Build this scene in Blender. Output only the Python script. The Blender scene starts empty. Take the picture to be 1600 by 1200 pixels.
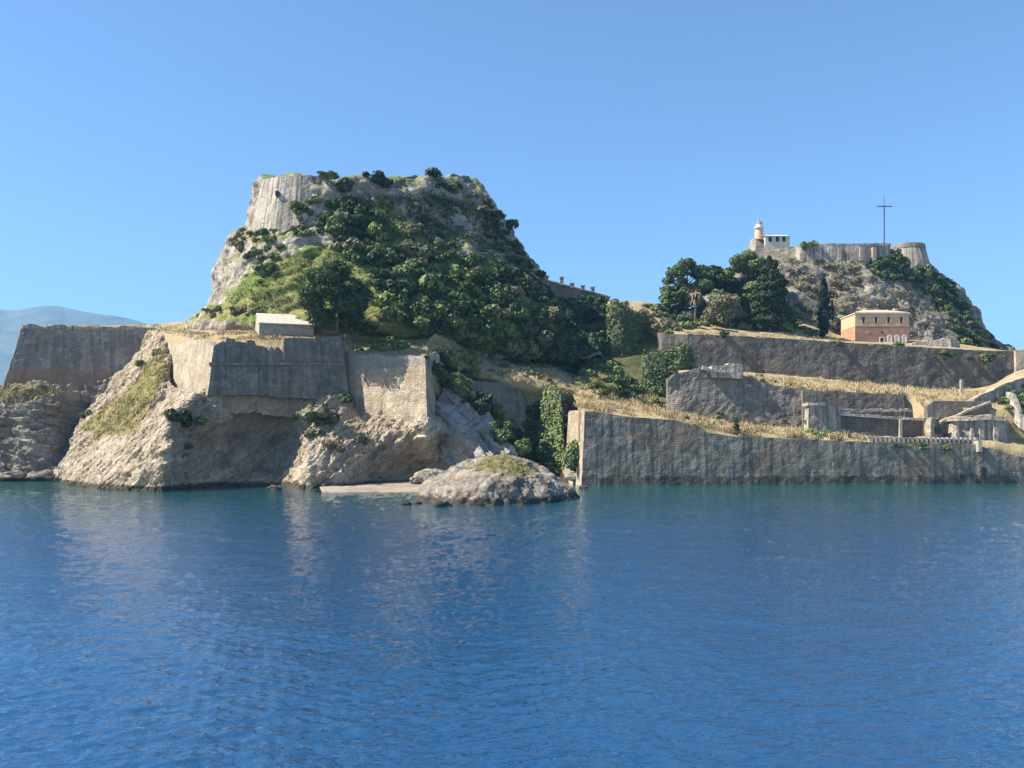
import bpy, math, random
import numpy as np
from mathutils import Vector
from mathutils.bvhtree import BVHTree

random.seed(7)
rng = np.random.default_rng(7)
R = math.radians
S = bpy.context.scene
COL = S.collection

# ------------------------------------------------------------------ camera, sky, sun, exposure
F, CX, HY, H = 1300.0, 800.0, 700.0, 7.0          # focal length and horizon in photo pixels, eye height in metres
cam_d = bpy.data.cameras.new('camera')
cam = bpy.data.objects.new('camera', cam_d); COL.objects.link(cam)
cam.location = (0, 0, H); cam.rotation_euler = (R(90), 0, 0)
cam_d.sensor_width = 36; cam_d.lens = 36*F/1600; cam_d.shift_y = 100/1600
cam_d.clip_start = 0.5; cam_d.clip_end = 20000
S.camera = cam

SUN_EL, SUN_AZ = 47.0, 263.5                       # azimuth clockwise from +Y
W = bpy.data.worlds.new('World'); S.world = W; W.use_nodes = True
wn = W.node_tree.nodes; wl = W.node_tree.links
sky = wn.new('ShaderNodeTexSky'); sky.sky_type = 'NISHITA'; sky.sun_disc = False
sky.sun_elevation = R(SUN_EL); sky.sun_rotation = R(SUN_AZ)
sky.altitude = 0; sky.air_density = 1.0; sky.dust_density = 0.0; sky.ozone_density = 7.0
bg = wn['Background']; bg.inputs['Strength'].default_value = 0.078
wl.new(sky.outputs[0], bg.inputs['Color'])
sd = bpy.data.lights.new('sun', 'SUN'); sd.energy = 5.0; sd.angle = R(0.5); sd.color = (1.0, 0.93, 0.82)
sun = bpy.data.objects.new('sun', sd); COL.objects.link(sun)
dsun = Vector((math.sin(R(SUN_AZ))*math.cos(R(SUN_EL)), math.cos(R(SUN_AZ))*math.cos(R(SUN_EL)), math.sin(R(SUN_EL))))
sun.rotation_euler = dsun.to_track_quat('Z', 'Y').to_euler()
sun.location = (-300, 0, 300)
S.view_settings.view_transform = 'Standard'; S.view_settings.look = 'None'
S.view_settings.exposure = 1.35; S.view_settings.gamma = 1.0
S.cycles.max_bounces = 6; S.cycles.volume_bounces = 0; S.cycles.transparent_max_bounces = 8
S.cycles.use_denoising = True

# ------------------------------------------------------------------ numeric helpers
def P(px, py, Y):
    return np.array([(px-CX)/F*Y, Y, H+(HY-py)/F*Y])
_perm = np.random.default_rng(3).permutation(512).astype(np.int64)
_grad = np.random.default_rng(4).normal(size=(512, 3)); _grad /= np.linalg.norm(_grad, axis=1)[:, None]
def perlin(p):
    p = np.asarray(p, float)
    i = np.floor(p).astype(np.int64); f = p-i; u = f*f*f*(f*(f*6-15)+10)
    out = np.zeros(p.shape[:-1])
    for dx in (0, 1):
        for dy in (0, 1):
            for dz in (0, 1):
                h = _perm[(_perm[(_perm[(i[..., 0]+dx) & 511]+i[..., 1]+dy) & 511]+i[..., 2]+dz) & 511]
                g = _grad[h]
                d = (f[..., 0]-dx)*g[..., 0]+(f[..., 1]-dy)*g[..., 1]+(f[..., 2]-dz)*g[..., 2]
                w = (u[..., 0] if dx else 1-u[..., 0])*(u[..., 1] if dy else 1-u[..., 1])*(u[..., 2] if dz else 1-u[..., 2])
                out += w*d
    return out
def fbm(p, sc, octv=4, gain=.5, ridged=False):
    p = np.asarray(p)*sc; a = 1.0; s = np.zeros(p.shape[:-1])
    for k in range(octv):
        n = perlin(p+17.3*k)
        s += a*((.35-np.abs(n)*1.4) if ridged else n); p = p*2.03; a *= gain
    return s
def crom(ctrl, n, linear=False, byidx=False):
    """resample control rows (axis 0) to n rows"""
    ctrl = np.asarray(ctrl, float); k = len(ctrl)
    if byidx: t = np.linspace(0, k-1, n)
    else:
        d = np.array([np.mean(np.linalg.norm(ctrl[i+1]-ctrl[i], axis=-1)) for i in range(k-1)])+1e-6
        cum = np.concatenate([[0], np.cumsum(d)]); t = np.interp(np.linspace(0, cum[-1], n), cum, np.arange(k))
    i = np.clip(np.floor(t).astype(int), 0, k-2); f = (t-i).reshape((-1,)+(1,)*(ctrl.ndim-1))
    p1, p2 = ctrl[i], ctrl[i+1]
    if linear: return p1+(p2-p1)*f
    p0, p3 = ctrl[np.clip(i-1, 0, k-1)], ctrl[np.clip(i+2, 0, k-1)]
    return .5*((2*p1)+(p2-p0)*f+(2*p0-5*p1+4*p2-p3)*f*f+(3*p1-p0-3*p2+p3)*f**3)
def grid_normals(g, wrap=False):
    du = np.gradient(g, axis=1); dv = np.gradient(g, axis=0)
    if wrap:
        e = np.concatenate([g[:, -1:], g, g[:, :1]], 1); du = (e[:, 2:]-e[:, :-2])*.5
    n = np.cross(du, dv); l = np.linalg.norm(n, axis=-1, keepdims=True)
    return n/np.maximum(l, 1e-9)
def grid_faces(r, c, wrap=False, off=0):
    j = np.arange(c if wrap else c-1); i = np.arange(r-1)
    I, J = np.meshgrid(i, j, indexing='ij'); J2 = (J+1) % c
    return (np.stack([I*c+J, I*c+J2, (I+1)*c+J2, (I+1)*c+J], -1).reshape(-1, 4)+off).tolist()

# ------------------------------------------------------------------ object helpers
def mesh_of(name, v, f, mats, uv=None, smooth=False, mi=None):
    me = bpy.data.meshes.new(name)
    me.from_pydata([tuple(x) for x in np.asarray(v, float)], [], f)
    for m in (mats if isinstance(mats, (list, tuple)) else [mats]): me.materials.append(m)
    if uv is not None:
        lay = me.uv_layers.new(name='UVMap'); li = np.zeros(len(me.loops), np.int64)
        me.loops.foreach_get('vertex_index', li); lay.data.foreach_set('uv', np.asarray(uv, np.float32)[li].ravel())
    if smooth: me.polygons.foreach_set('use_smooth', np.ones(len(me.polygons), bool))
    if mi is not None: me.polygons.foreach_set('material_index', np.asarray(mi, np.int32))
    me.update(); return me
def tag(o, label=None, cat=None, group=None, kind=None):
    for k, v in (('label', label), ('category', cat), ('group', group), ('kind', kind)):
        if v: o[k] = v
    return o
def thing(name, loc, label, cat, group=None):
    o = bpy.data.objects.new(name, None); COL.objects.link(o); o.location = tuple(float(x) for x in loc)
    o.empty_display_size = .5
    return tag(o, label, cat, group)
def obj(name, v, f, mats, parent=None, root=None, **kw):
    """link a mesh given in world coordinates; its origin goes to its parent (root = top of the tree) or to its own base"""
    v = np.asarray(v, float)
    if parent is not None:
        r = parent
        org = np.zeros(3)
        while r is not None: org += np.array(r.location); r = r.parent
    else:
        org = np.array([(v[:, 0].min()+v[:, 0].max())/2, (v[:, 1].min()+v[:, 1].max())/2, v[:, 2].min()])
    o = bpy.data.objects.new(name, mesh_of(name, v-org, f, mats, **kw)); COL.objects.link(o)
    if parent is not None: o.parent = parent
    else: o.location = org
    return o
class MB:
    def __init__(s): s.v = []; s.f = []
    def add(s, v, f):
        b = len(s.v); s.v += [tuple(float(q) for q in x) for x in v]; s.f += [[b+i for i in q] for q in f]
    def box(s, x0, x1, y0, y1, z0, z1):
        s.add([(x0, y0, z0), (x1, y0, z0), (x1, y1, z0), (x0, y1, z0), (x0, y0, z1), (x1, y0, z1), (x1, y1, z1), (x0, y1, z1)],
              [(3, 2, 1, 0), (4, 5, 6, 7), (0, 1, 5, 4), (1, 2, 6, 5), (2, 3, 7, 6), (3, 0, 4, 7)])
    def tube(s, a, b, r0, r1, n=8, cap=True):
        a = Vector(a); b = Vector(b); d = (b-a).normalized()
        x = d.orthogonal().normalized(); y = d.cross(x); vs = []
        for p, r in ((a, r0), (b, r1)):
            for k in range(n):
                t = 2*math.pi*k/n; vs.append(p+x*(r*math.cos(t))+y*(r*math.sin(t)))
        fs = [(k, (k+1) % n, n+(k+1) % n, n+k) for k in range(n)]
        if cap: fs += [tuple(range(n))[::-1], tuple(range(n, 2*n))]
        s.add(vs, fs)
    def lathe(s, c, prof, n=24, a0=0.0):
        vs = []; m = len(prof)
        for r, z in prof:
            for k in range(n):
                t = a0+2*math.pi*k/n; vs.append((c[0]+r*math.cos(t), c[1]+r*math.sin(t), c[2]+z))
        fs = [(i*n+k, i*n+(k+1) % n, (i+1)*n+(k+1) % n, (i+1)*n+k) for i in range(m-1) for k in range(n)]
        fs += [tuple(range(n))[::-1], tuple(range((m-1)*n, m*n))]
        s.add(vs, fs)
    def build(s, name, m, parent=None, **kw): return obj(name, s.v, s.f, m, parent, **kw)

# ------------------------------------------------------------------ materials
class NT:
    def __init__(s, name):
        s.m = bpy.data.materials.new(name); s.m.use_nodes = True; s.t = s.m.node_tree; s.n = s.t.nodes; s.b = s.n['Principled BSDF']
    def new(s, typ, **kw):
        nd = s.n.new(typ)
        for k, v in kw.items(): setattr(nd, k, v)
        return nd
    def put(s, sock, v):
        if hasattr(v, 'is_output') or hasattr(v, 'links'): s.t.links.new(v, sock)
        elif isinstance(v, (tuple, list)) and len(v) == 3 and sock.type == 'RGBA': sock.default_value = (*v, 1)
        else: sock.default_value = v
    def pos(s): return s.new('ShaderNodeNewGeometry').outputs['Position']
    def uv(s): return s.new('ShaderNodeTexCoord').outputs['UV']
    def objc(s): return s.new('ShaderNodeTexCoord').outputs['Object']
    def mapping(s, v, scale=(1, 1, 1), rot=(0, 0, 0), loc=(0, 0, 0)):
        m = s.new('ShaderNodeMapping'); s.put(m.inputs['Vector'], v)
        m.inputs['Scale'].default_value = scale; m.inputs['Rotation'].default_value = rot; m.inputs['Location'].default_value = loc
        return m.outputs[0]
    def noise(s, v, scale, detail=4, rough=.55, dist=0.0):
        n = s.new('ShaderNodeTexNoise'); s.put(n.inputs['Vector'], v); n.inputs['Scale'].default_value = scale
        n.inputs['Detail'].default_value = detail; n.inputs['Roughness'].default_value = rough; n.inputs['Distortion'].default_value = dist
        return n.outputs['Fac']
    def voro(s, v, scale, feature='F1'):
        n = s.new('ShaderNodeTexVoronoi', feature=feature); s.put(n.inputs['Vector'], v); n.inputs['Scale'].default_value = scale
        return n.outputs['Distance']
    def ramp(s, v, stops):
        n = s.new('ShaderNodeValToRGB'); s.put(n.inputs[0], v); e = n.color_ramp.elements
        while len(e) < len(stops): e.new(.5)
        for q, (p, c) in zip(e, stops): q.position = p; q.color = (*c, 1) if isinstance(c, (tuple, list)) else (c, c, c, 1)
        return n.outputs[0]
    def mix(s, f, a, b, mode='MIX'):
        n = s.new('ShaderNodeMix', data_type='RGBA', blend_type=mode)
        s.put(n.inputs[0], f); s.put(n.inputs[6], a); s.put(n.inputs[7], b); return n.outputs[2]
    def math(s, op, a, b=0.0, c=0.0):
        n = s.new('ShaderNodeMath', operation=op); s.put(n.inputs[0], a); s.put(n.inputs[1], b); s.put(n.inputs[2], c); return n.outputs[0]
    def sep(s, v):
        n = s.new('ShaderNodeSeparateXYZ'); s.put(n.inputs[0], v); return n.outputs
    def nz(s): return s.sep(s.new('ShaderNodeNewGeometry').outputs['Normal'])[2]
    def bump(s, h, strength=.5, dist=.2):
        n = s.new('ShaderNodeBump'); s.put(n.inputs['Height'], h); n.inputs['Strength'].default_value = strength; n.inputs['Distance'].default_value = dist
        s.put(s.b.inputs['Normal'], n.outputs[0])
    def out(s, col, rough=.9, spec=.2):
        s.put(s.b.inputs['Base Color'], col); s.put(s.b.inputs['Roughness'], rough); s.b.inputs['Specular IOR Level'].default_value = spec
        return s.m
def stone(name, lo, hi, stain=(.33, .17, .075), stain_amt=.5, streak=.5, band=None, dark=(.055, .052, .05), bw=.95, rh=.42, course=.42):
    k = NT(name); uv = k.uv(); p = k.pos()
    wob = k.new('ShaderNodeMix', data_type='VECTOR'); wob.inputs[0].default_value = .06
    nc = k.new('ShaderNodeTexNoise'); k.put(nc.inputs['Vector'], uv); nc.inputs['Scale'].default_value = .6
    k.put(wob.inputs[4], uv); k.put(wob.inputs[5], nc.outputs['Color'])
    br = k.new('ShaderNodeTexBrick'); k.put(br.inputs['Vector'], wob.outputs[1])
    br.inputs['Scale'].default_value = 1.0; br.inputs['Brick Width'].default_value = bw; br.inputs['Row Height'].default_value = rh
    br.inputs['Mortar Size'].default_value = .03; br.inputs['Mortar Smooth'].default_value = .4; br.inputs['Bias'].default_value = -.1
    k.put(br.inputs['Color1'], (1.12, 1.1, 1.05)); k.put(br.inputs['Color2'], (.68, .68, .68)); k.put(br.inputs['Mortar'], (.5, .49, .48))
    n1 = k.noise(p, .3, 7, .68); n2 = k.noise(p, 2.2, 4, .7)
    base = k.mix(k.ramp(n1, [(.34, 0.0), (.66, 1.0)]), lo, hi)
    pt = k.ramp(k.noise(k.mapping(uv, (.22, .3, 1), loc=(3, 5, 0)), 1.0, 6, .75, .6), [(.50, 0.0), (.56, .55)])   # repaired and bleached patches
    base = k.mix(pt, base, tuple(min(.8, q*1.35) for q in hi))
    base = k.mix(course, base, br.outputs['Color'], 'MULTIPLY')
    base = k.mix(k.ramp(n2, [(.42, 0.0), (.75, .7)]), base, k.mix(.5, lo, dark))
    hole = k.ramp(k.voro(k.mapping(uv, (1, 1.2, 1)), .55), [(.05, .9), (.13, 0.0)])
    base = k.mix(k.math('MULTIPLY', hole, k.ramp(n1, [(.5, 0.0), (.6, 1.0)])), base, dark)
    st = k.noise(k.mapping(uv, (1.1, .06, 1)), 1.0, 6, .72)
    base = k.mix(k.math('MULTIPLY', k.ramp(st, [(.46, 0.0), (.62, 1.0)]), streak), base, dark)
    st2 = k.noise(k.mapping(uv, (.9, .05, 1), loc=(17, 3, 0)), 1.0, 6, .72)
    base = k.mix(k.math('MULTIPLY', k.ramp(st2, [(.52, 0.0), (.66, 1.0)]), streak*.6), base, tuple(min(.75, q*1.4) for q in hi))
    og = k.math('MULTIPLY', k.ramp(k.noise(k.mapping(uv, (.06, .16, 1)), 1.0, 5, .7), [(.48, 0.0), (.62, 1.0)]), k.ramp(k.noise(k.mapping(uv, (1.2, .25, 1)), 1.0, 4), [(.35, .25), (.65, 1.0)]))
    base = k.mix(k.math('MULTIPLY', og, stain_amt), base, stain)
    if band:                                                  # a weathered band between two heights: (z0, z1, colour, amount)
        z = k.math('ADD', k.sep(p)[2], k.math('MULTIPLY', k.math('SUBTRACT', n1, .5), 3.5))
        for z0, z1, c, am in band:
            f = k.math('MULTIPLY', k.math('MULTIPLY', k.math('GREATER_THAN', z, z0), k.math('LESS_THAN', z, z1)), am)
            f = k.math('MULTIPLY', f, k.ramp(k.noise(k.mapping(uv, (.5, .2, 1)), 1.0, 5, .7), [(.3, .1), (.6, 1.0)]))
            base = k.mix(f, base, c)
    k.bump(k.math('ADD', k.math('MULTIPLY', br.outputs['Fac'], -.9*course), k.math('ADD', n2, k.math('MULTIPLY', n1, 2.0))), 1.0, .25)
    return k.out(base, .93, .15)
def rock(name, stops, grass=None, scale=1.0, dip=(0, .5, 0), gz=(.55, .75), wet=True, strata=1.0):
    k = NT(name); p = k.pos()
    mp = k.mapping(k.mapping(p, (1, 1, 1), dip), (.12, .12, 1.3))
    n0 = k.noise(mp, .9*scale, 6, .65, .4); n1 = k.noise(p, .22*scale, 8, .65, .3); n2 = k.noise(p, 1.6*scale, 6, .7)
    v = k.voro(k.mapping(p, (1, 1, .7), (.3, .2, 0)), .55*scale)
    f = k.math('ADD', k.math('ADD', k.math('MULTIPLY', n0, .35*strata), k.math('MULTIPLY', n1, .45+.35*(1-strata))), k.math('MULTIPLY', n2, .25))
    col = k.ramp(f, stops)
    ve = k.ramp(k.voro(k.mapping(p, (1, 1, .6), (.5, .3, 0)), .35*scale, 'DISTANCE_TO_EDGE'), [(.0, .45), (.07, 1.0)])
    col = k.mix(.55, col, ve, 'MULTIPLY')
    lich = k.ramp(k.noise(p, .11, 5, .7), [(.52, 0.0), (.66, .55)])
    col = k.mix(lich, col, (.24, .175, .10))
    if grass:
        m = k.math('MULTIPLY_ADD', k.math('SUBTRACT', k.noise(p, .3, 5, .7), .5), .9, k.nz())
        gcol = k.mix(k.ramp(k.noise(p, .13, 5, .6), [(.4, 0.0), (.6, 1.0)]), grass[0], grass[1])
        gcol = k.mix(k.ramp(k.noise(p, 1.3, 3), [(.35, .5), (.7, 0.0)]), gcol, k.mix(.5, grass[0], (.03, .04, .015)))
        at = k.new('ShaderNodeAttribute'); at.attribute_name = 'veg'
        m2 = k.math('MULTIPLY_ADD', at.outputs['Fac'], 1.0, k.math('SUBTRACT', k.noise(p, .7, 4, .7), .5))
        col = k.mix(k.math('MAXIMUM', k.ramp(m, [(gz[0], 0.0), (gz[1], 1.0)]), k.ramp(m2, [(.45, 0.0), (.6, 1.0)])), col, gcol)
    if wet:
        z = k.math('ADD', k.sep(p)[2], k.math('MULTIPLY', k.math('SUBTRACT', n2, .5), 1.2))
        col = k.mix(k.ramp(z, [(.6, .85), (1.25, 0.0)]), col, (.035, .032, .022))
    k.bump(k.math('ADD', k.math('ADD', k.math('MULTIPLY', n0, 1.2*strata), k.math('MULTIPLY', n2, .8)), k.math('ADD', k.math('MULTIPLY', v, -.8), k.math('MULTIPLY', n1, 2.5))), 1.0, .45)
    return k.out(col, .95, .12)
def leafmat(name, a, b, c=None):
    k = NT(name); oi = k.new('ShaderNodeObjectInfo').outputs['Random']; p = k.pos()
    f = k.math('ADD', k.math('MULTIPLY', k.noise(p, .9, 3), .7), k.math('MULTIPLY', oi, .5))
    col = k.ramp(f, [(.3, a), (.75, b)])
    col = k.mix(k.ramp(k.noise(p, 3.1, 2), [(.5, 0.0), (.8, .6)]), col, c or b)
    return k.out(col, .7, .25)
def plain(name, c, rough=.8, var=.25, sc=.8):
    k = NT(name); p = k.pos()
    col = k.mix(k.ramp(k.noise(p, sc, 6, .7), [(.3, 0.0), (.7, 1.0)]), tuple(x*(1-var) for x in c), tuple(min(1, x*(1+var)) for x in c))
    return k.out(col, rough, .2)
def ground(name, dry, green, gf=(.5, .65), dirt=(.25, .18, .115)):
    k = NT(name); p = k.pos()
    col = k.mix(k.ramp(k.noise(p, .12, 6, .65), [(gf[0], 0.0), (gf[1], 1.0)]), dry, green)
    col = k.mix(k.ramp(k.noise(p, .45, 6, .7), [(.52, 0.0), (.68, .8)]), col, dirt)
    col = k.mix(k.ramp(k.noise(p, 2.5, 4, .7), [(.3, .45), (.6, 0.0)]), col, tuple(x*.5 for x in dry))
    k.bump(k.noise(p, 1.8, 6, .7), 1.0, .4)
    return k.out(col, .95, .1)

M = {}
M['wall_grey'] = stone('wall_grey', (.16, .148, .125), (.31, .285, .245), stain_amt=.4, streak=.45)
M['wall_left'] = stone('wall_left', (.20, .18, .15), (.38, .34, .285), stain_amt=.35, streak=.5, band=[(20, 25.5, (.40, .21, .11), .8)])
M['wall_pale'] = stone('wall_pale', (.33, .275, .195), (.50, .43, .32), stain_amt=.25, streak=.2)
M['wall_shade'] = stone('wall_shade', (.15, .135, .115), (.29, .26, .22), stain_amt=.5, streak=.5)  # shade put into the colour: darker stone for walls turned from the sun
M['wall_cream'] = stone('wall_cream', (.34, .28, .20), (.58, .48, .35), stain=(.42, .26, .13), stain_amt=.4, streak=.35, band=[(22.2, 40, (.25, .23, .205), .85), (18.5, 21.8, (.44, .28, .14), .35)])
M['wall_sea'] = stone('wall_sea', (.15, .138, .115), (.31, .28, .225), stain_amt=.5, streak=.8, course=.3, band=[(-2, 1.6, (.05, .05, .045), .95)])  # stone tones also darkened so the shaded sea face reads deeper
M['wall_dark'] = stone('wall_dark', (.11, .10, .088), (.23, .21, .18), stain_amt=.3, streak=.5)
M['wall_castle'] = stone('wall_castle', (.33, .285, .225), (.52, .465, .385), stain_amt=.25, streak=.8, course=.28)
M['coping'] = stone('coping', (.34, .31, .26), (.54, .49, .41), stain_amt=.2, streak=.5)
M['rock_pale'] = rock('rock_pale', [(.36, (.13, .10, .075)), (.46, (.30, .235, .17)), (.54, (.45, .365, .265)), (.64, (.58, .505, .395))], ((.36, .28, .12), (.20, .19, .065)), dip=(0, .75, .2), gz=(.9, 1.1))
M['rock_grey'] = rock('rock_grey', [(.36, (.085, .072, .06)), (.48, (.21, .18, .145)), (.6, (.33, .295, .25))], ((.30, .23, .11), (.12, .12, .05)), dip=(.2, -.25, 0), gz=(.8, 1.0))
M['rock_hill'] = rock('rock_hill', [(.38, (.11, .095, .08)), (.48, (.27, .235, .195)), (.6, (.43, .385, .33))], ((.15, .20, .045), (.31, .27, .10)), strata=.2, gz=(.52, .66), wet=False)
M['rock_crag'] = rock('rock_crag', [(.38, (.08, .066, .054)), (.48, (.20, .17, .14)), (.6, (.36, .31, .26))], ((.10, .12, .035), (.26, .21, .10)), strata=.25, gz=(.72, .86), wet=False)
M['rock_islet'] = rock('rock_islet', [(.38, (.075, .065, .055)), (.48, (.225, .19, .15)), (.6, (.40, .35, .285))], ((.24, .20, .085), (.13, .135, .045)), strata=.2, scale=1.3, gz=(1.2, 1.4))
M['rock_slab'] = rock('rock_slab', [(.36, (.17, .145, .125)), (.48, (.33, .29, .25)), (.6, (.46, .42, .38))], None, dip=(0, .7, 0), strata=1.0)
M['dry'] = ground('dry', (.40, .31, .17), (.19, .175, .075), gf=(.5, .68), dirt=(.22, .165, .11))
M['slope'] = ground('slope', (.44, .34, .18), (.16, .16, .05), gf=(.52, .7))
M['scrub_ground'] = ground('scrub_ground', (.16, .14, .06), (.05, .065, .022), gf=(.35, .55), dirt=(.16, .125, .085))
k = NT('sand'); p = k.pos(); k.bump(k.noise(p, 1.4, 6, .8), 1.0, .35)
M['sand'] = k.out(k.mix(k.ramp(k.noise(p, .9, 6, .8), [(.4, 0.0), (.65, .8)]), k.mix(k.ramp(k.noise(p, .12, 3), [(.4, 0.0), (.6, 1.0)]), (.44, .37, .28), (.33, .275, .21)), (.16, .13, .10)), .95, .1)
M['sand_plain'] = plain('sand', (.40, .335, .25), .95, .2, .5)
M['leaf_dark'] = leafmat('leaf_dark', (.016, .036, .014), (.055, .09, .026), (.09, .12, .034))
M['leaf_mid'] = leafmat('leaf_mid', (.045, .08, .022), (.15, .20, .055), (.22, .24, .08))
M['leaf_light'] = leafmat('leaf_light', (.08, .115, .03), (.19, .22, .065), (.26, .26, .10))
M['leaf_olive'] = leafmat('leaf_olive', (.07, .075, .04), (.17, .165, .085), (.22, .20, .11))
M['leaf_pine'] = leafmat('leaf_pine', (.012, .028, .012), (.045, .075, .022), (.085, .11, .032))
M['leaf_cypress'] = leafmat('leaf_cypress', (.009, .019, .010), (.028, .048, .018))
M['leaf_palm'] = leafmat('leaf_palm', (.12, .10, .05), (.24, .20, .11), (.10, .11, .05))
M['leaf_dry'] = leafmat('leaf_dry', (.12, .085, .045), (.22, .16, .09))
M['blade'] = leafmat('blade', (.26, .19, .095), (.47, .37, .205), (.24, .21, .09))
M['blade_green'] = leafmat('blade_green', (.08, .11, .025), (.20, .22, .06), (.30, .25, .10))
M['bark'] = plain('bark', (.11, .085, .065), .9)
M['plaster_cream'] = plain('plaster_cream', (.53, .375, .235), .9, .12, .6)
M['plaster_red'] = plain('plaster_red', (.40, .215, .14), .9, .3, .6)
M['plaster_white'] = plain('plaster_white', (.56, .52, .45), .85, .1)
M['trim_white'] = plain('trim_white', (.66, .61, .54), .8, .06)
M['tile'] = plain('tile', (.52, .40, .25), .85, .25, 1.5)
M['roof_stone'] = plain('roof_stone', (.50, .44, .36), .9, .3, 1.4)
M['hut_wall'] = plain('hut_wall', (.36, .31, .245), .9, .3, 1.8)
M['pane'] = plain('pane', (.025, .025, .03), .25, .1)
M['iron'] = plain('iron', (.09, .055, .05), .6, .2)
M['dome'] = plain('dome', (.16, .19, .17), .5, .2)
k = NT('mountain'); p = k.pos()
M['mountain'] = k.out(k.mix(k.ramp(k.noise(p, .006, 8, .7), [(.4, 0.0), (.6, 1.0)]), (.055, .075, .04), (.15, .14, .10)), .95, .1)

# water: bottom shows pale through the shallow strip by the shore
k = NT('sea_water'); p = k.pos()
yy = k.math('ADD', k.sep(p)[1], k.math('MULTIPLY', k.math('SUBTRACT', k.noise(p, .03, 4), .5), 60.0))
depth = k.new('ShaderNodeMapRange'); k.put(depth.inputs[0], yy); depth.inputs[1].default_value = 60; depth.inputs[2].default_value = 150
wcol = k.mix(depth.outputs[0], (.0028, .040, .104), (.0045, .066, .066))
b1 = k.noise(k.mapping(p, (1.0, 1.5, 1)), 2.6, 3, .6, .3); b2 = k.noise(k.mapping(p, (1, 1.3, 1), (0, 0, .4)), 9.0, 2, .5)
k.bump(k.math('ADD', k.math('MULTIPLY', b1, 1.0), k.math('MULTIPLY', b2, .3)), .6, .10)
M['water'] = k.out(wcol, .02, 1.0); k.b.inputs['IOR'].default_value = 2.1

# ------------------------------------------------------------------ landform builders
SURF = {}                                             # name -> (verts, faces) for placing plants on the real surface
def keep(key, v, f): SURF[key] = (np.asarray(v, float), f)
def in_poly(poly, x, y):
    c = np.zeros(x.shape, bool); j = len(poly)-1
    for i in range(len(poly)):
        (xi, yi), (xj, yj) = poly[i], poly[j]
        if yi != yj: c ^= ((yi > y) != (yj > y)) & (x < (xj-xi)*(y-yi)/(yj-yi)+xi)
        j = i
    return c
VEG = {}                                              # where plants grow on each landform
def structure(name, v, f, m, key=None, smooth=True, **kw):
    o = obj(name, v, f, m, smooth=smooth, **kw); o['kind'] = 'structure'
    if key in VEG:
        v_ = np.asarray(v, float); y_ = np.maximum(v_[:, 1], 1); px = CX+F*v_[:, 0]/y_; py = HY-F*(v_[:, 2]-H)/y_
        val = np.zeros(len(v_))
        for k in range(5):
            jx = px+fbm(v_+k*31, .09, 4)*22; jy = py+fbm(v_+k*31+7, .09, 4)*22
            for poly, am in VEG[key]: val += in_poly(poly, jx, jy)*am/5
        at = o.data.attributes.new('veg', 'FLOAT', 'POINT'); at.data.foreach_set('value', val.astype(np.float32))
    keep(key or o.name, v, f); return o
def disp(g, amp, sc, octv=5, ridged=False, wrap=False, seed=0., aniso=(1, 1, 1), edge=None):
    n = grid_normals(g, wrap)
    d = fbm(g*np.array(aniso)+seed, sc, octv, .55, ridged)*amp
    if edge is not None: d = d*edge
    return g+n*d[..., None]
def bedding(g, nrm, th, amp, seed=0.):
    n = grid_normals(g); nrm = np.array(nrm, float); nrm /= np.linalg.norm(nrm)
    for t_, a_ in ((th, amp), (th*.37, amp*.42)):
        b = (g@nrm+fbm(g+seed, .07, 3)*2.2*t_)/t_; k = np.floor(b); q = b-k
        am = .35+.65*((np.sin(k*12.9898+seed)*43758.5453) % 1.0)
        am = am*np.clip(.75+fbm(g+seed+k[..., None]*7.1, .06, 3)*1.6, .1, 1.4)
        g = g+n*((np.clip(q/.9, 0, 1)**1.6-np.clip((q-.9)/.1, 0, 1)-.35)*a_*am)[..., None]
    return g
def loft(name, ctrl, nu, nv, m, amp=.6, sc=.2, beds=None, ridged=False, key=None, amp2=0., sc2=.6, aniso=(1, 1, 1), linear=False, edge_lock=False, skirt=0.):
    """ctrl: rows (bottom to top) of (px, py, Y); every row has the same number of points"""
    c = np.array([[P(*q) for q in row] for row in ctrl])
    g = crom(c, nv, linear); g = crom(g.transpose(1, 0, 2), nu, linear).transpose(1, 0, 2)
    e = None
    if edge_lock:
        t = np.linspace(0, 1, nv); e = np.clip(np.minimum(t, 1-t)*8, 0, 1)[:, None]
    g = disp(g, amp, sc, 5, ridged, False, 3.1, aniso, e)
    if amp2: g = disp(g, amp2, sc2, 4, True, False, 9.7, aniso, e)
    if beds: g = bedding(g, *beds)
    if skirt:
        lo = g[:1].copy(); lo[..., 2] -= skirt; lo[..., 1] += .3; hi = g[-1:].copy(); hi[..., 2] -= skirt*2
        g = np.concatenate([lo, g, hi]); nv += 2
    v = g.reshape(-1, 3); f = grid_faces(nv, nu)
    return structure(name, v, f, m, key, smooth=not beds)
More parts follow.
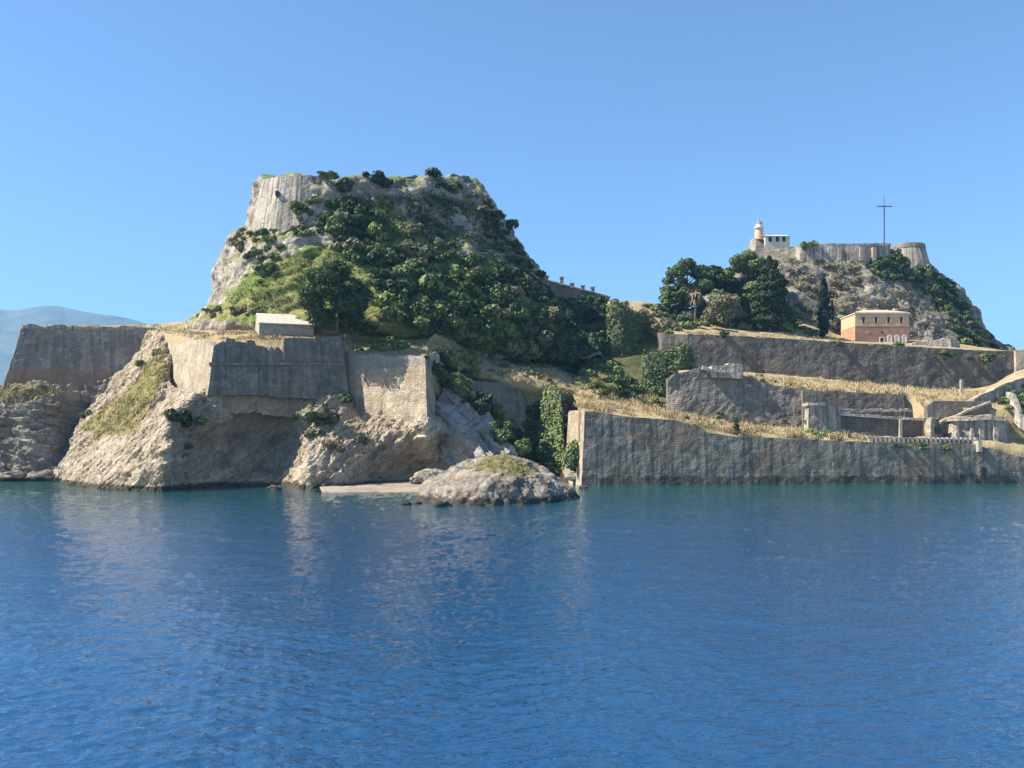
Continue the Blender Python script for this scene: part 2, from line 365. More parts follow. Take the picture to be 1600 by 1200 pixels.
def mound(name, rings, n, rows, m, amp, sc, amp2=0., sc2=.6, zmode=False, pw=.8, key=None, cap=True, skew=1.0):
    """rings bottom to top: (py or z, px left, px right, Y front, Y side, Y back); a full closed hill"""
    t = np.linspace(0, 2*np.pi, n, endpoint=False)
    # angle 0 = right, pi/2 = back, pi = left, 3pi/2 = front; twice the density in front
    t = t+.35*np.sin(2*t)*0+.30*np.cos(t)*0
    out = []
    for (q, xl, xr, yf, ys, yb) in rings:
        c, s = np.cos(t), np.sin(t)
        cs = np.sign(c)*np.abs(c)**pw; ss = np.sign(s)*np.abs(s)**pw
        Y = np.where(ss < 0, ys+(ys-yf)*ss, ys+(yb-ys)*ss)
        px = xl+(xr-xl)*((1+cs)/2)**skew
        if zmode: z = np.full(n, float(q)); X = (px-CX)/F*ys
        else:
            z = np.where(ss < 0, H+(HY-q)/F*Y, H+(HY-q)/F*ys)
            X = (px-CX)/F*np.where(ss < 0, Y, ys)
        out.append(np.stack([X, Y, z], -1))
    g = crom(np.array(out), rows)
    if cap:
        top = g[-1]; c0 = top.mean(0)
        ex = np.array([top+(c0-top)*k for k in (.12, .3, .55, .8, .98)]); ex[..., 2] += np.array([.1, .25, .35, .4, .4])[:, None]
        g = np.concatenate([g, ex])
    g = disp(g, amp, sc, 5, False, True, 1.7)
    if amp2: g = disp(g, amp2, sc2, 4, True, True, 5.3)
    v = g.reshape(-1, 3); f = grid_faces(len(g), n, True)
    f.append(list(range((len(g)-1)*n, len(g)*n)))
    return structure(name, v, f, m, key)
def wall_mesh(cols, thick=1.6, batter=.08, du=.6, dv=.6, rough=.05, ragged=0.0, seed=0.0, top=False):
    """cols: (px, py top, py bottom, Y) along the wall (px, Y give the foot, or the top edge if top=True); a solid battered wall, mitred at its corners"""
    Tp = np.array([P(c[0], c[1], c[3]) for c in cols]); Bp = np.array([P(c[0], c[2], c[3]) for c in cols])
    seg = np.diff(Tp[:, :2], axis=0); L = np.linalg.norm(seg, axis=1)+1e-6; seg = seg/L[:, None]
    for i in range(len(seg)):                                          # steps in the top line keep the direction of their neighbour
        if L[i] < .35: seg[i] = seg[i-1] if i else seg[i+1]
    ns = np.stack([-seg[:, 1], seg[:, 0]], -1); mt = []
    for i in range(len(cols)):
        n1 = ns[max(i-1, 0)]; n2 = ns[min(i, len(ns)-1)]; m_ = n1+n2; m_ /= np.linalg.norm(m_)+1e-9
        mt.append(m_/max(.45, float(m_@n1)))
    mt = np.concatenate([np.array(mt), np.zeros((len(cols), 1))], 1); hc = (Tp[:, 2]-Bp[:, 2])[:, None]
    if top: Bp = Bp-mt*batter*hc
    else: Tp = Tp+mt*batter*hc
    ln = np.concatenate([[0], np.cumsum(L+.02)])
    s = np.unique(np.concatenate([np.linspace(0, ln[-1], max(2, int(ln[-1]/du))), ln]))
    I3 = lambda A: np.stack([np.interp(s, ln, A[:, k]) for k in range(3)], -1)
    B, T, nb = I3(Bp), I3(Tp), I3(mt); hgt = T[:, 2]-B[:, 2]
    if ragged: T[:, 2] += (fbm(np.stack([s, 0*s+seed, 0*s], -1), .3, 5, .65))*ragged
    nvv = max(3, int(hgt.max()/dv)+1); rows = []; vv = []
    for q in np.linspace(0, 1, nvv):
        r = B+(T-B)*q
        n = fbm(r+seed, .22, 5, .62)*rough*3
        rows.append(r+nb*n[:, None]); vv.append(q*hgt)
    t0 = rows[-1]
    rows.append(t0+nb*thick*.5+np.array([0, 0, .06])); vv.append(hgt+.8)
    rows.append(t0+nb*thick); vv.append(hgt+1.6)
    bk = B+nb*(thick+.3); rows.append(bk); vv.append(hgt*2+1.6)
    g = np.array(rows); r, c = g.shape[:2]
    v = g.reshape(-1, 3); uv = np.stack([np.tile(s, r), np.array(vv).reshape(-1)+seed], -1)
    f = grid_faces(r, c)+[[(r-1)*c+j, (r-1)*c+j+1, j+1, j] for j in range(c-1)]
    f.append([i*c for i in range(r)]); f.append([i*c+c-1 for i in range(r)][::-1])
    return v, f, uv
def wall_split(n1, m1, n2, m2, parent, k, cols, **kw):
    """one mitred wall whose stretch before cols[k] is a part of its own"""
    v, f, uv = wall_mesh(cols, **kw); c = next(i for i in range(1, len(v)) if uv[i, 0] < uv[i-1, 0])
    T = np.array([P(q[0], q[1], q[3]) for q in cols]); L = np.linalg.norm(np.diff(T[:, :2], axis=0), axis=1)+.02+1e-6
    sk = L[:k].sum()-1e-3; kk = int(np.sum(uv[:c, 0] < sk))
    fa = [q for q in f if max(i % c for i in q) <= kk and len(q) == 4]+[f[-2]]
    fb = [q for q in f if min(i % c for i in q) >= kk and len(q) == 4]+[f[-1]]
    obj(n1, v, fa, m1, parent, uv=uv); obj(n2, v, fb, m2, parent, uv=uv)
    keep('walls', *((v, f) if 'walls' not in SURF else merge(SURF['walls'], (v, f))))
def wall(name, cols, m, label=None, cat='wall', parent=None, group=None, key=None, **kw):
    v, f, uv = wall_mesh(cols, **kw)
    o = obj(name, v, f, m, parent, uv=uv)
    if parent is None: tag(o, label, cat, group)
    keep(key or 'walls', *( (v, f) if (key or 'walls') not in SURF else merge(SURF[key or 'walls'], (v, f))))
    return o
def merge(a, b):
    n = len(a[0]); return np.concatenate([a[0], b[0]]), a[1]+[[i+n for i in q] for q in b[1]]

# ------------------------------------------------------------------ water, sky beyond, far mountain
rowsY = 1/np.linspace(1/8.0, 1/190.0, 780); colT = np.linspace(-1.05, 1.05, 1150)
YY, TT = np.meshgrid(rowsY, colT, indexing='ij'); XX = (YY+28)*TT
ZZ = np.zeros_like(XX); wr = np.random.default_rng(11)
PATCH = np.clip(.95+1.5*fbm(np.stack([XX, YY*1.6, 0*XX+4.2], -1), .022, 3), .8, 1.4)
for i in range(60):
    lam = .17*(1.068**i)
    th = wr.normal(1.45, .75); kx, ky = math.cos(th)*2*math.pi/lam, math.sin(th)*2*math.pi/lam
    env = .55+.45*perlin(np.stack([XX*.02+i*3.1, YY*.02, 0*XX+i], -1))*1.6
    amp_ = .0125*lam if lam < .5 else .00625*(lam/.5)**.1
    ZZ += 1.25*amp_*np.clip(lam/(2.2*YY*YY*.000136), .6, 1)*env*PATCH*np.sin(kx*XX+ky*YY+wr.uniform(0, 6.28))
wv = np.stack([XX, YY, ZZ], -1).reshape(-1, 3); wf = grid_faces(780, 1150)
nb_ = len(wv); E = 9000.
wv = np.concatenate([wv, [(-E, -400, -.45), (E, -400, -.45), (E, E, -.45), (-E, E, -.45)]]); wf.append([nb_, nb_+1, nb_+2, nb_+3])
o = obj('sea', wv, wf, M['water'], smooth=True); o['kind'] = 'structure'

ridge = [(-2500, 640), (-1500, 560), (-800, 540), (-300, 500), (-120, 489), (0, 484), (40, 483), (80, 478), (115, 482), (160, 490), (205, 498), (240, 509), (300, 522), (380, 545), (470, 590), (560, 660), (640, 697)]
rr = []
for (fy, dy) in ((0.0, -1400), (.35, -850), (.7, -400), (1.0, 0), (.75, 400), (0.0, 1400)):
    row = []
    for px, py in ridge:
        Y0 = 5200.; z = (HY-py)/F*Y0
        row.append(((px-CX)/F*Y0, Y0+dy, -1+(z+7)*fy))
    rr.append(row)
g = crom(np.array(rr, float), 40); g = crom(g.transpose(1, 0, 2), 260).transpose(1, 0, 2)
mask = np.clip((g[..., 2]-5)/120, 0, 1)
g[..., 2] += fbm(g, .0025, 5)*34*mask*(1-np.exp(-((np.arange(40)[:, None]-23)/5.0)**2)*.8)
structure('distant_mountain', g.reshape(-1, 3), grid_faces(40, 260), M['mountain'])

VEG['hillL'] = [([(335, 490), (360, 455), (385, 430), (440, 402), (500, 378), (560, 380), (600, 300), (640, 350), (720, 400), (820, 430), (880, 470), (900, 560), (700, 545), (560, 520), (420, 510), (330, 505)], 1.0)]
VEG['cliffB'] = [([(118, 668), (150, 640), (200, 605), (240, 555), (262, 540), (262, 590), (240, 640), (205, 680), (150, 690)], .72)]
VEG['cliffA'] = [([(-300, 590), (60, 596), (120, 612), (60, 628), (-300, 640)], .6)]
VEG['islet'] = [([(740, 735), (752, 714), (790, 709), (822, 722), (840, 745), (812, 745), (785, 738)], .85)]
# ------------------------------------------------------------------ the sea cliffs on the left
loft('headland_cliff', [
    [(-260, 752, 176), (-120, 752, 176), (0, 750, 178), (45, 751, 176), (80, 752, 175), (120, 754, 176), (150, 756, 178)],
    [(-260, 735, 178), (-120, 735, 179), (0, 738, 180), (45, 738, 181), (80, 740, 181), (115, 740, 181), (150, 742, 182)],
    [(-260, 690, 181), (-120, 700, 181), (0, 700, 182), (40, 700, 181), (75, 705, 182), (105, 705, 186), (145, 700, 190)],
    [(-260, 650, 184), (-120, 655, 183), (0, 655, 183), (40, 655, 183), (75, 660, 185), (110, 655, 189), (150, 650, 193)],
    [(-260, 618, 188), (-120, 620, 187), (-5, 622, 186), (40, 612, 186), (80, 615, 188), (120, 620, 191), (165, 610, 195)],
    [(-260, 612, 193), (-120, 610, 192), (-5, 604, 192), (40, 598, 190), (90, 602, 191), (140, 600, 194), (190, 590, 198)],
    ], 340, 190, M['rock_grey'], amp=2.0, sc=.1, amp2=1.0, sc2=.25, beds=((.25, .1, 1), 3.2, 1.1), key='cliffA', skirt=2.5)
cols = [
    [(92, 753, 176), (97, 735, 178), (110, 700, 182), (125, 665, 187), (145, 635, 193), (190, 565, 203)],
    [(110, 758, 158), (125, 730, 161), (150, 700, 166), (172, 665, 173), (200, 610, 185), (226, 524, 206)],
    [(150, 764, 143), (165, 740, 146), (190, 700, 151), (215, 665, 157), (238, 605, 171), (259, 519, 195)],
    [(205, 767, 137), (215, 745, 138), (226, 705, 142), (240, 672, 149), (250, 640, 158), (265, 596, 173)],
    [(250, 769, 133), (255, 740, 133.5), (258, 700, 135), (262, 660, 140), (280, 640, 148), (300, 616, 153)],
    [(262, 768, 135), (264, 735, 137), (266, 695, 140), (284, 668, 147), (308, 645, 152), (318, 612, 155)],
    [(300, 764, 145.5), (303, 730, 149.5), (308, 690, 151.5), (328, 662, 151.6), (338, 646, 153), (340, 608, 155)],
    [(370, 762, 150.5), (370, 730, 158), (370, 690, 161), (375, 655, 161), (380, 630, 160), (385, 604, 158)],
    [(440, 761, 152), (440, 730, 161), (440, 690, 164.5), (440, 655, 165), (440, 630, 163.5), (440, 608, 161)],
    [(468, 764, 145), (470, 730, 150), (472, 700, 156), (478, 665, 159), (490, 640, 161.5), (500, 614, 162.5)],
    [(480, 766, 140), (480, 740, 142), (478, 710, 146), (485, 680, 152), (500, 650, 158), (520, 620, 161.2)],
    [(505, 765, 142), (510, 735, 146), (520, 700, 150), (525, 680, 154), (538, 655, 159), (545, 622, 162.5)],
    [(545, 762, 148), (552, 735, 151), (562, 705, 153), (566, 680, 156), (560, 655, 160), (550, 634, 164)],
    [(580, 758, 157), (590, 735, 158), (602, 705, 157), (607, 680, 157), (602, 660, 159), (600, 648, 161)],
    [(630, 757, 160), (640, 735, 161), (645, 705, 157), (640, 685, 155.5), (640, 668, 155.5), (640, 652, 158)],
    [(660, 757, 160), (670, 735, 161), (676, 705, 157), (670, 685, 154.5), (668, 668, 153.0), (668, 652, 155)],
    [(685, 757, 161), (697, 735, 163), (703, 712, 165), (698, 690, 164), (690, 670, 160), (684, 655, 161)],
    [(715, 757, 164), (725, 735, 170), (728, 712, 172), (722, 690, 174), (712, 670, 174), (700, 650, 172)]]
rows = [[c[i] for c in cols] for i in range(6)]
loft('promontory_cliff', rows, 620, 220, M['rock_pale'], amp=1.4, sc=.11, amp2=1.0, sc2=.24, beds=((-.75, -.2, .8), 2.9, .75), key='cliffB', skirt=2.5)
# slanting beds of rock falling to the water right of the pale bastion
loft('rock_slab', [
    [(690, 752, 160), (705, 752, 158), (735, 755, 156), (765, 755, 156)],
    [(680, 640, 163), (702, 668, 160), (726, 695, 157), (756, 722, 154)],
    [(684, 622, 164.5), (708, 650, 161.5), (735, 682, 158.5), (770, 720, 155)],
    [(692, 614, 166), (716, 645, 163.5), (745, 678, 160), (782, 716, 156)],
    [(694, 606, 167), (722, 640, 164), (752, 672, 160.5), (792, 712, 156.5)],
    [(712, 600, 171), (747, 634, 168), (776, 672, 164), (808, 714, 159.5)],
    [(720, 640, 175), (755, 680, 172), (785, 720, 168), (812, 752, 162)],
    ], 160, 140, M['rock_slab'], amp=.3, sc=.12, amp2=.15, sc2=.5, beds=((.78, .25, .75), 2.3, 1.5), key='slab', skirt=2.5)
# plateau behind the bastions, up to the foot of the hill
loft('plateau_ground', [
    [(38, 514, 194.5), (70, 514, 196), (140, 514, 200.5), (230, 516, 205), (264, 522, 187), (300, 533, 168), (338, 543, 157), (440, 545, 162.5), (536, 532, 165.5), (552, 554, 167), (610, 557, 162), (664, 559, 158), (694, 610, 168)],
    [(38, 511, 200), (70, 511, 202), (140, 511, 206), (230, 513, 210), (264, 516, 194), (300, 523, 170), (350, 526, 164), (440, 525, 165), (536, 527, 169), (552, 540, 170), (610, 546, 168), (668, 548, 167), (694, 580, 172)],
    [(40, 509, 214), (70, 508, 215), (140, 508, 216), (230, 509, 217), (260, 510, 206), (310, 511, 185), (370, 512, 176), (440, 511, 172), (536, 517, 174), (560, 522, 175), (610, 528, 175), (670, 532, 175), (700, 548, 178)],
    [(44, 514, 235), (70, 512, 235), (140, 510, 235), (230, 508, 230), (260, 505, 222), (310, 500, 210), (370, 490, 200), (440, 480, 195), (536, 490, 195), (560, 494, 195), (610, 500, 195), (670, 510, 195), (700, 515, 195)],
    ], 260, 60, M['dry'], amp=.35, sc=.15, key='plateau', skirt=3, linear=True)
# slope running down to the right from the plateau; gully to the water
loft('gully_slope', [
    [(690, 762, 164), (760, 762, 164), (820, 764, 164), (880, 762, 164), (925, 762, 168)],
    [(690, 700, 172), (760, 700, 173), (830, 710, 173), (880, 715, 174), (925, 700, 175)],
    [(678, 610, 174), (750, 615, 180), (830, 640, 180), (880, 650, 180), (925, 648, 180)],
    [(672, 560, 170), (752, 585, 176), (840, 605, 178), (893, 612, 179), (935, 622, 180)],
    [(668, 534, 172), (752, 565, 182), (850, 587, 183), (900, 606, 185), (940, 618, 186)],
    [(690, 512, 180), (770, 545, 195), (860, 570, 200), (910, 590, 200), (960, 612, 196)],
    [(700, 505, 190), (780, 530, 205), (860, 545, 215), (930, 560, 215), (1000, 590, 206)],
    [(710, 490, 205), (800, 480, 225), (860, 475, 232), (950, 480, 232), (1040, 540, 215)],
    ], 170, 140, M['slope'], amp=1.0, sc=.12, amp2=.3, sc2=.5, key='gully', skirt=2)
loft('valley_slope', [
    [(890, 660, 172), (960, 660, 172), (1040, 665, 176), (1110, 680, 180)],
    [(900, 600, 186), (960, 612, 186), (1040, 636, 185), (1110, 660, 186)],
    [(905, 575, 200), (960, 585, 196), (1040, 610, 192), (1110, 620, 192)],
    [(905, 530, 215), (960, 540, 212), (1040, 555, 206), (1110, 570, 204)],
    [(905, 485, 232), (960, 490, 228), (1040, 510, 215), (1110, 530, 212)],
    ], 90, 90, M['scrub_ground'], amp=.8, sc=.12, key='valley')
# ------------------------------------------------------------------ the left hill
mound('castle_hill', [
    (560, 240, 960, 178, 214, 268), (530, 272, 925, 174, 214, 266), (505, 300, 898, 168, 215, 264), (482, 322, 880, 170.5, 217, 262),
    (465, 333, 868, 172.5, 219, 260), (445, 339, 858, 176, 221, 260), (425, 343, 842, 179.5, 222, 260), (400, 351, 822, 184, 223, 260),
    (372, 364, 808, 187.5, 223, 258), (357, 386, 802, 189, 223, 258), (330, 397, 778, 191, 222, 256), (300, 405, 758, 192.5, 221, 254), (281, 412, 744, 193.5, 221, 252)],
    460, 200, M['rock_hill'], amp=2.6, sc=.085, amp2=1.3, sc2=.25, key='hillL', pw=1.0, skew=1.8)
# ------------------------------------------------------------------ terraces and the right hill
loft('terrace_ground', [
    [(904, 642, 159), (980, 652, 160), (1060, 657, 161), (1085, 664, 161), (1112, 678, 161.5), (1150, 682, 162), (1250, 687, 163.5), (1350, 691, 165), (1450, 695, 166), (1540, 703, 167.5), (1640, 720, 168.5), (1950, 720, 168.5)],
    [(900, 628, 168), (980, 640, 167), (1060, 648, 167), (1085, 654, 167), (1112, 662, 167), (1150, 668, 167.5), (1250, 676, 168), (1350, 685, 169), (1450, 688, 170), (1540, 690, 170), (1640, 700, 171), (1950, 700, 171)],
    [(892, 612, 183), (980, 630, 183), (1060, 643, 184), (1085, 648, 184), (1112, 654, 184), (1150, 662, 184), (1250, 668, 184), (1350, 672, 184), (1450, 672, 184), (1540, 670, 184), (1640, 665, 184), (1950, 665, 184)],
    ], 260, 30, M['dry'], amp=.35, sc=.25, key='terrace1', skirt=6)
loft('terrace_ground', [
    [(1060, 583, 185), (1110, 582, 185), (1160, 590, 185), (1260, 611, 185), (1340, 614, 185.5), (1416, 618, 185.5), (1470, 630, 178), (1540, 640, 175.5), (1640, 640, 175), (1950, 640, 175)],
    [(1060, 580, 189), (1110, 579, 190), (1160, 586, 190), (1260, 602, 190), (1340, 608, 189), (1416, 612, 189), (1470, 619, 186), (1540, 617, 183.5), (1640, 579, 189), (1950, 579, 189)],
    [(1060, 578, 206), (1110, 577, 206), (1160, 580, 206), (1260, 588, 206), (1340, 598, 206), (1416, 606, 206), (1470, 608, 205), (1540, 604, 204), (1640, 570, 204), (1950, 570, 204)],
    ], 240, 30, M['dry'], amp=.4, sc=.25, key='terrace2', skirt=7)
loft('terrace_ground', [
    [(960, 505, 224), (1020, 516, 214), (1075, 522, 204.5), (1240, 530, 206), (1330, 536, 207), (1460, 544, 209), (1600, 550, 211.5), (1680, 552, 212), (1950, 552, 212)],
    [(950, 480, 216), (1020, 490, 216), (1075, 508, 216), (1240, 523, 216), (1330, 534, 216), (1460, 541, 216), (1600, 550, 216), (1680, 552, 216), (1950, 552, 216)],
    [(950, 470, 234), (1020, 474, 234), (1075, 488, 234), (1240, 500, 234), (1330, 528, 234), (1460, 534, 234), (1600, 551, 234), (1680, 553, 234), (1950, 553, 234)],
    [(950, 476, 262), (1020, 478, 262), (1075, 485, 262), (1240, 500, 262), (1330, 528, 262), (1460, 534, 262), (1600, 552, 262), (1680, 554, 262), (1950, 554, 262)],
    ], 240, 40, M['dry'], amp=.4, sc=.2, key='terrace3', skirt=8)
mound('citadel_hill', [
    (575, 1010, 1605, 224, 262, 320), (548, 1040, 1578, 229, 263, 316), (520, 1062, 1545, 233, 264, 312), (492, 1085, 1524, 236, 265, 308),
    (465, 1108, 1502, 239, 265, 304), (440, 1130, 1480, 242, 266, 300), (420, 1152, 1464, 245, 266, 296), (404, 1172, 1446, 248, 267, 292), (392, 1180, 1440, 250, 268, 290)],
    420, 150, M['rock_crag'], amp=2.6, sc=.08, amp2=1.4, sc2=.22, key='hillR', pw=.8, skew=1.25)

# ------------------------------------------------------------------ islet, beach, boulders
mound('rock_islet', [
    (-1.2, 655, 900, 100, 121, 134), (.2, 664, 893, 101.5, 121, 132), (1.4, 667, 882, 102.0, 121, 131), (2.3, 674, 870, 102.8, 121, 130),
    (3.1, 697, 858, 104.3, 120, 128), (4.0, 711, 842, 107, 120, 127), (4.8, 727, 826, 110.5, 120, 125), (5.3, 747, 806, 114, 120, 123)],
    360, 120, M['rock_islet'], amp=1.1, sc=.15, amp2=.6, sc2=.4, zmode=True, key='islet', pw=.95, skew=1.2)
loft('beach', [
    [(505, 774, 128), (560, 774, 127), (610, 775, 126), (660, 774, 126), (720, 774, 126)],
    [(500, 763, 138), (545, 765.5, 136), (610, 767.5, 134), (660, 767, 134), (720, 766, 134)],
    [(500, 758, 146), (560, 757, 150), (610, 756, 152), (660, 755, 152), (720, 756, 152)],
    [(500, 752, 165), (560, 751, 166), (610, 750, 166), (660, 750, 166), (720, 750, 166)],
    ], 90, 30, M['sand'], amp=.15, sc=.2, key='beach')
def blob(n, r, sq, seed, jag=.35):
    import bmesh
    bm = bmesh.new(); bmesh.ops.create_icosphere(bm, subdivisions=3, radius=1)
    v = np.array([x.co[:] for x in bm.verts]); f = [[q.index for q in p.verts] for p in bm.faces]; bm.free()
    v = v*(1+fbm(v+seed, .9, 4)*jag*2)[:, None]*np.array(sq)*r
    return v, f
def boulder(px, py, r, label, group=None, m='rock_islet', sq=(1.2, 1, .7), Y=None):
    Y = Y or H*F/(py-HY); c = P(px, py, Y); v, f = blob(0, r, sq, px*.37+py)
    o = obj('boulder', v+c+np.array([0, 0, r*.1]), f, M[m], smooth=False); tag(o, label, 'boulder', group)
for px, py, r, lab in ((634, 789, .6, 'small dark rock awash left of the islet'), (652, 787, .45, 'tiny dark rock awash touching the islet end'), (690, 791, .9, 'low brown rock at the front left foot of the islet'),
                  (862, 780, .8, 'low pale rock at the front right foot of the islet'), (912, 763, .7, 'small brown rock in water right of the islet'), (428, 765, 1.0, 'small pale rock in the water below the shaded cliff'), (495, 768, .5, 'tiny pale rock in water by the cliff rib')):
    boulder(px, py, r, lab, 'rocks awash')
for px, py, r in ((10, 746, 1.4), (24, 744, 1.6), (62, 745, 1.5), (72, 742, 1.2), (95, 746, 1.3)):
    boulder(px, py, r, 'pale boulder on the shore under the left bastion', 'boulders under the left bastion', Y=H*F/(752-HY)+1)
for px, py, r in ((668, 748, 1.8), (684, 746, 2.0), (650, 752, 1.1), (700, 750, 1.6)):
    boulder(px, py, r, 'pale boulder at the back of the small beach', 'boulders behind the beach', Y=150)
for px, py, r in ((893, 745, 1.2), (903, 748, 1.0), (920, 752, .9)):
    boulder(px, py, r, 'pale boulder at the left foot of the long sea wall', 'boulders at the sea wall foot', Y=161)

# ------------------------------------------------------------------ fortress walls on the left
bA = thing('bastion', P(120, 615, 195), 'grey stone bastion at far left with orange stain and dry grass on top', 'bastion')
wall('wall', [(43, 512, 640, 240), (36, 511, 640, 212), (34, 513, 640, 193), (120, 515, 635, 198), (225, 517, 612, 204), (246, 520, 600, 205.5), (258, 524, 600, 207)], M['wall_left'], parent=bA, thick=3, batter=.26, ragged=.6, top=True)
wall('parapet', [(36, 508, 515, 193.7), (120, 509, 517, 198.5), (235, 512, 520, 205)], M['wall_castle'], parent=bA, thick=1.2, batter=.05, ragged=1.0)
bB = thing('bastion', P(420, 615, 158), 'broken topped bastion on the cliff with a sunlit left flank and shaded right face', 'bastion')
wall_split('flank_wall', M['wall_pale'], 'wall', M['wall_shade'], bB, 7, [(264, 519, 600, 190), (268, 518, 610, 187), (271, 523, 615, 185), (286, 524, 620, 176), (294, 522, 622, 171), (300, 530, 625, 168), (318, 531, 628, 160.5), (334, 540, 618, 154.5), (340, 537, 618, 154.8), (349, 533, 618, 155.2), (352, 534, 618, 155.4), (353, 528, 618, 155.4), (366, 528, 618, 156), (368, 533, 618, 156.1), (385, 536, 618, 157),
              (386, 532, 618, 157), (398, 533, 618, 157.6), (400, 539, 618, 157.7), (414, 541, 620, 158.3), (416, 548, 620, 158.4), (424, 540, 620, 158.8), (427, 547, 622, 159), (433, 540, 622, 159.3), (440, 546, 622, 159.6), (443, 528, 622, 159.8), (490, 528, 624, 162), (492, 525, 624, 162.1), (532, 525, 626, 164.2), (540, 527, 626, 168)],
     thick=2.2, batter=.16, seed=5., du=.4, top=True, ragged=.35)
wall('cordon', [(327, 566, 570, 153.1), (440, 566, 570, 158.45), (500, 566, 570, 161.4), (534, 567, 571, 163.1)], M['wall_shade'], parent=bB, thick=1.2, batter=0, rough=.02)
wall('buttress', [(312, 618, 662, 157), (320, 612, 662, 152.8), (349, 610, 660, 153.2), (366, 615, 655, 157.5)], M['wall_pale'], parent=bB, thick=4, batter=.2, rough=.2, ragged=.5)
bE = thing('bastion', P(620, 660, 155), 'cream stone bastion with orange stains and grey top above the small beach', 'bastion')
wall('wall', [(534, 546, 670, 165.5), (548, 549, 670, 164.2), (552, 553, 670, 163.8), (610, 555, 675, 158.6), (655, 556, 675, 154.8), (668, 559, 675, 153.6), (675, 562, 675, 157), (688, 564, 680, 168)], M['wall_cream'], parent=bE, thick=2.2, batter=.06, rough=.05, ragged=.4, seed=1.)
wall('ruined_wall', [(670, 552, 582, 165), (684, 551, 586, 165.5), (688, 556, 580, 166)], M['wall_pale'], 'small pale broken wall right behind the cream bastion', thick=1.2, ragged=.5)
wall('ruined_wall', [(637, 537, 553, 170), (640, 535, 556, 169.5), (670, 540, 560, 171), (676, 545, 560, 172)], M['wall_dark'], 'low dark ruined wall in the dry grass above the cream bastion', thick=2, ragged=.3)
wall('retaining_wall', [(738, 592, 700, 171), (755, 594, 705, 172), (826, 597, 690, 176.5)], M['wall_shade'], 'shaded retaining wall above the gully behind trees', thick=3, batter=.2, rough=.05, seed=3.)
wall('retaining_wall', [(800, 600, 740, 178), (826, 597, 740, 177), (832, 598, 742, 183)], M['wall_shade'], 'narrow flank of wall dropping into the dark gully', thick=2, batter=.25, seed=4.) if False else None
# long sea wall on the right
sw = thing('sea_wall', P(1250, 760, 160), 'long streaked grey sea wall rising straight from the water at right', 'wall')
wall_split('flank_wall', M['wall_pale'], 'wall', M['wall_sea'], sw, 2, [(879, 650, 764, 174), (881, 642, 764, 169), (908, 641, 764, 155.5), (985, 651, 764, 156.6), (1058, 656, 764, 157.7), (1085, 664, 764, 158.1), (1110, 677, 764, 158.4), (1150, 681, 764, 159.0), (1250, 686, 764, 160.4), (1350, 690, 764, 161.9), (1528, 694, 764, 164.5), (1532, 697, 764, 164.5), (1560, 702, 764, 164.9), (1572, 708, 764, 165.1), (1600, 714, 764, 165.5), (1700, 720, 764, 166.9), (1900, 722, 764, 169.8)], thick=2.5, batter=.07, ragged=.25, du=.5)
mb = MB(); c = P(1537, 742, 164.6); mb.box(c[0]-.45, c[0]+.45, 164.4, 166.4, c[2], c[2]+1.5); mb.build('doorway', M['pane'], sw)
for i in range(24):
    px = 1357+i*7.2; mb = MB(); yw = 157.6+(px-908)/69.2; a = P(px, 691, yw); hh = .62+.1*random.random()
    mb.box(a[0], a[0]+.52, yw-.4, yw+.3, a[2]-.5, a[2]+hh+.3); mb.build('merlon', M['coping'], sw)
mb = MB(); a = P(1355, 684, 164.2); b = P(1530, 689, 166.7)
mb.add([(p_[0], p_[1]+d_, p_[2]+h_) for h_ in (0, .22) for p_, d_ in ((a, -.5), (b, -.5), (b, .5), (a, .5))], [(3, 2, 1, 0), (4, 5, 6, 7), (0, 1, 5, 4), (1, 2, 6, 5), (2, 3, 7, 6), (3, 0, 4, 7)])
mb.build('coping', M['coping'], sw)
mb = MB(); a = P(1531, 706, 164.4); mb.box(a[0]-.4, a[0]+.4, 164.2, 166.5, a[2], a[2]+2.2); mb.build('pier', M['coping'], sw)

wall('terrace_wall', [(1045, 590, 690, 181), (1075, 578, 690, 181), (1098, 574, 690, 181.3), (1160, 584, 690, 182), (1200, 600, 690, 182.5), (1262, 608, 690, 183)], M['wall_grey'], 'rough grey terrace wall below the low pale blockhouse', thick=2, batter=.12, rough=.14, ragged=.6)
wall('terrace_wall', [(1256, 609, 665, 182.5), (1330, 612, 665, 183), (1416, 617, 665, 184), (1420, 622, 665, 188)], M['wall_dark'], 'dark middle terrace wall under the band of tall dry grass', thick=1.6, batter=.08, rough=.07, ragged=.3)
wall('terrace_wall', [(1022, 520, 600, 212), (1030, 521, 620, 204), (1075, 521, 620, 202), (1240, 529, 620, 204), (1330, 535, 625, 205), (1460, 543, 630, 207), (1592, 549, 630, 209), (1598, 549, 628, 211)], M['wall_dark'], 'long dark upper terrace wall below the red and cream house', thick=2, batter=.06, rough=.07, ragged=.3, seed=2.)
wall('wall_pier', [(1590, 547, 615, 208), (1606, 545, 615, 208)], M['wall_pale'], 'pale stone pier ending the upper terrace wall at the right edge', cat='pier', thick=2)
bk = thing('blockhouse', P(1135, 585, 184), 'low pale stone blockhouse on the rough grey terrace wall', 'blockhouse')
wall('wall', [(1112, 572, 590, 182.5), (1137, 570, 590, 182.5), (1139, 567, 590, 182.5), (1160, 569, 592, 182.5), (1162, 570, 592, 187)], M['wall_castle'], parent=bk, thick=4, batter=.02, rough=.08)
wall('coping', [(1098, 571, 577, 182.0), (1112, 577, 581, 182.0), (1136, 579, 582, 182.0)], M['coping'], parent=bk, thick=.8, batter=0)
wall('path_kerb', [(1165, 600, 604, 183.6), (1262, 608, 612, 184.6)], M['coping'], 'pale stone coping along the top of the rough terrace wall', cat='coping', thick=1.0, batter=0, rough=.05)
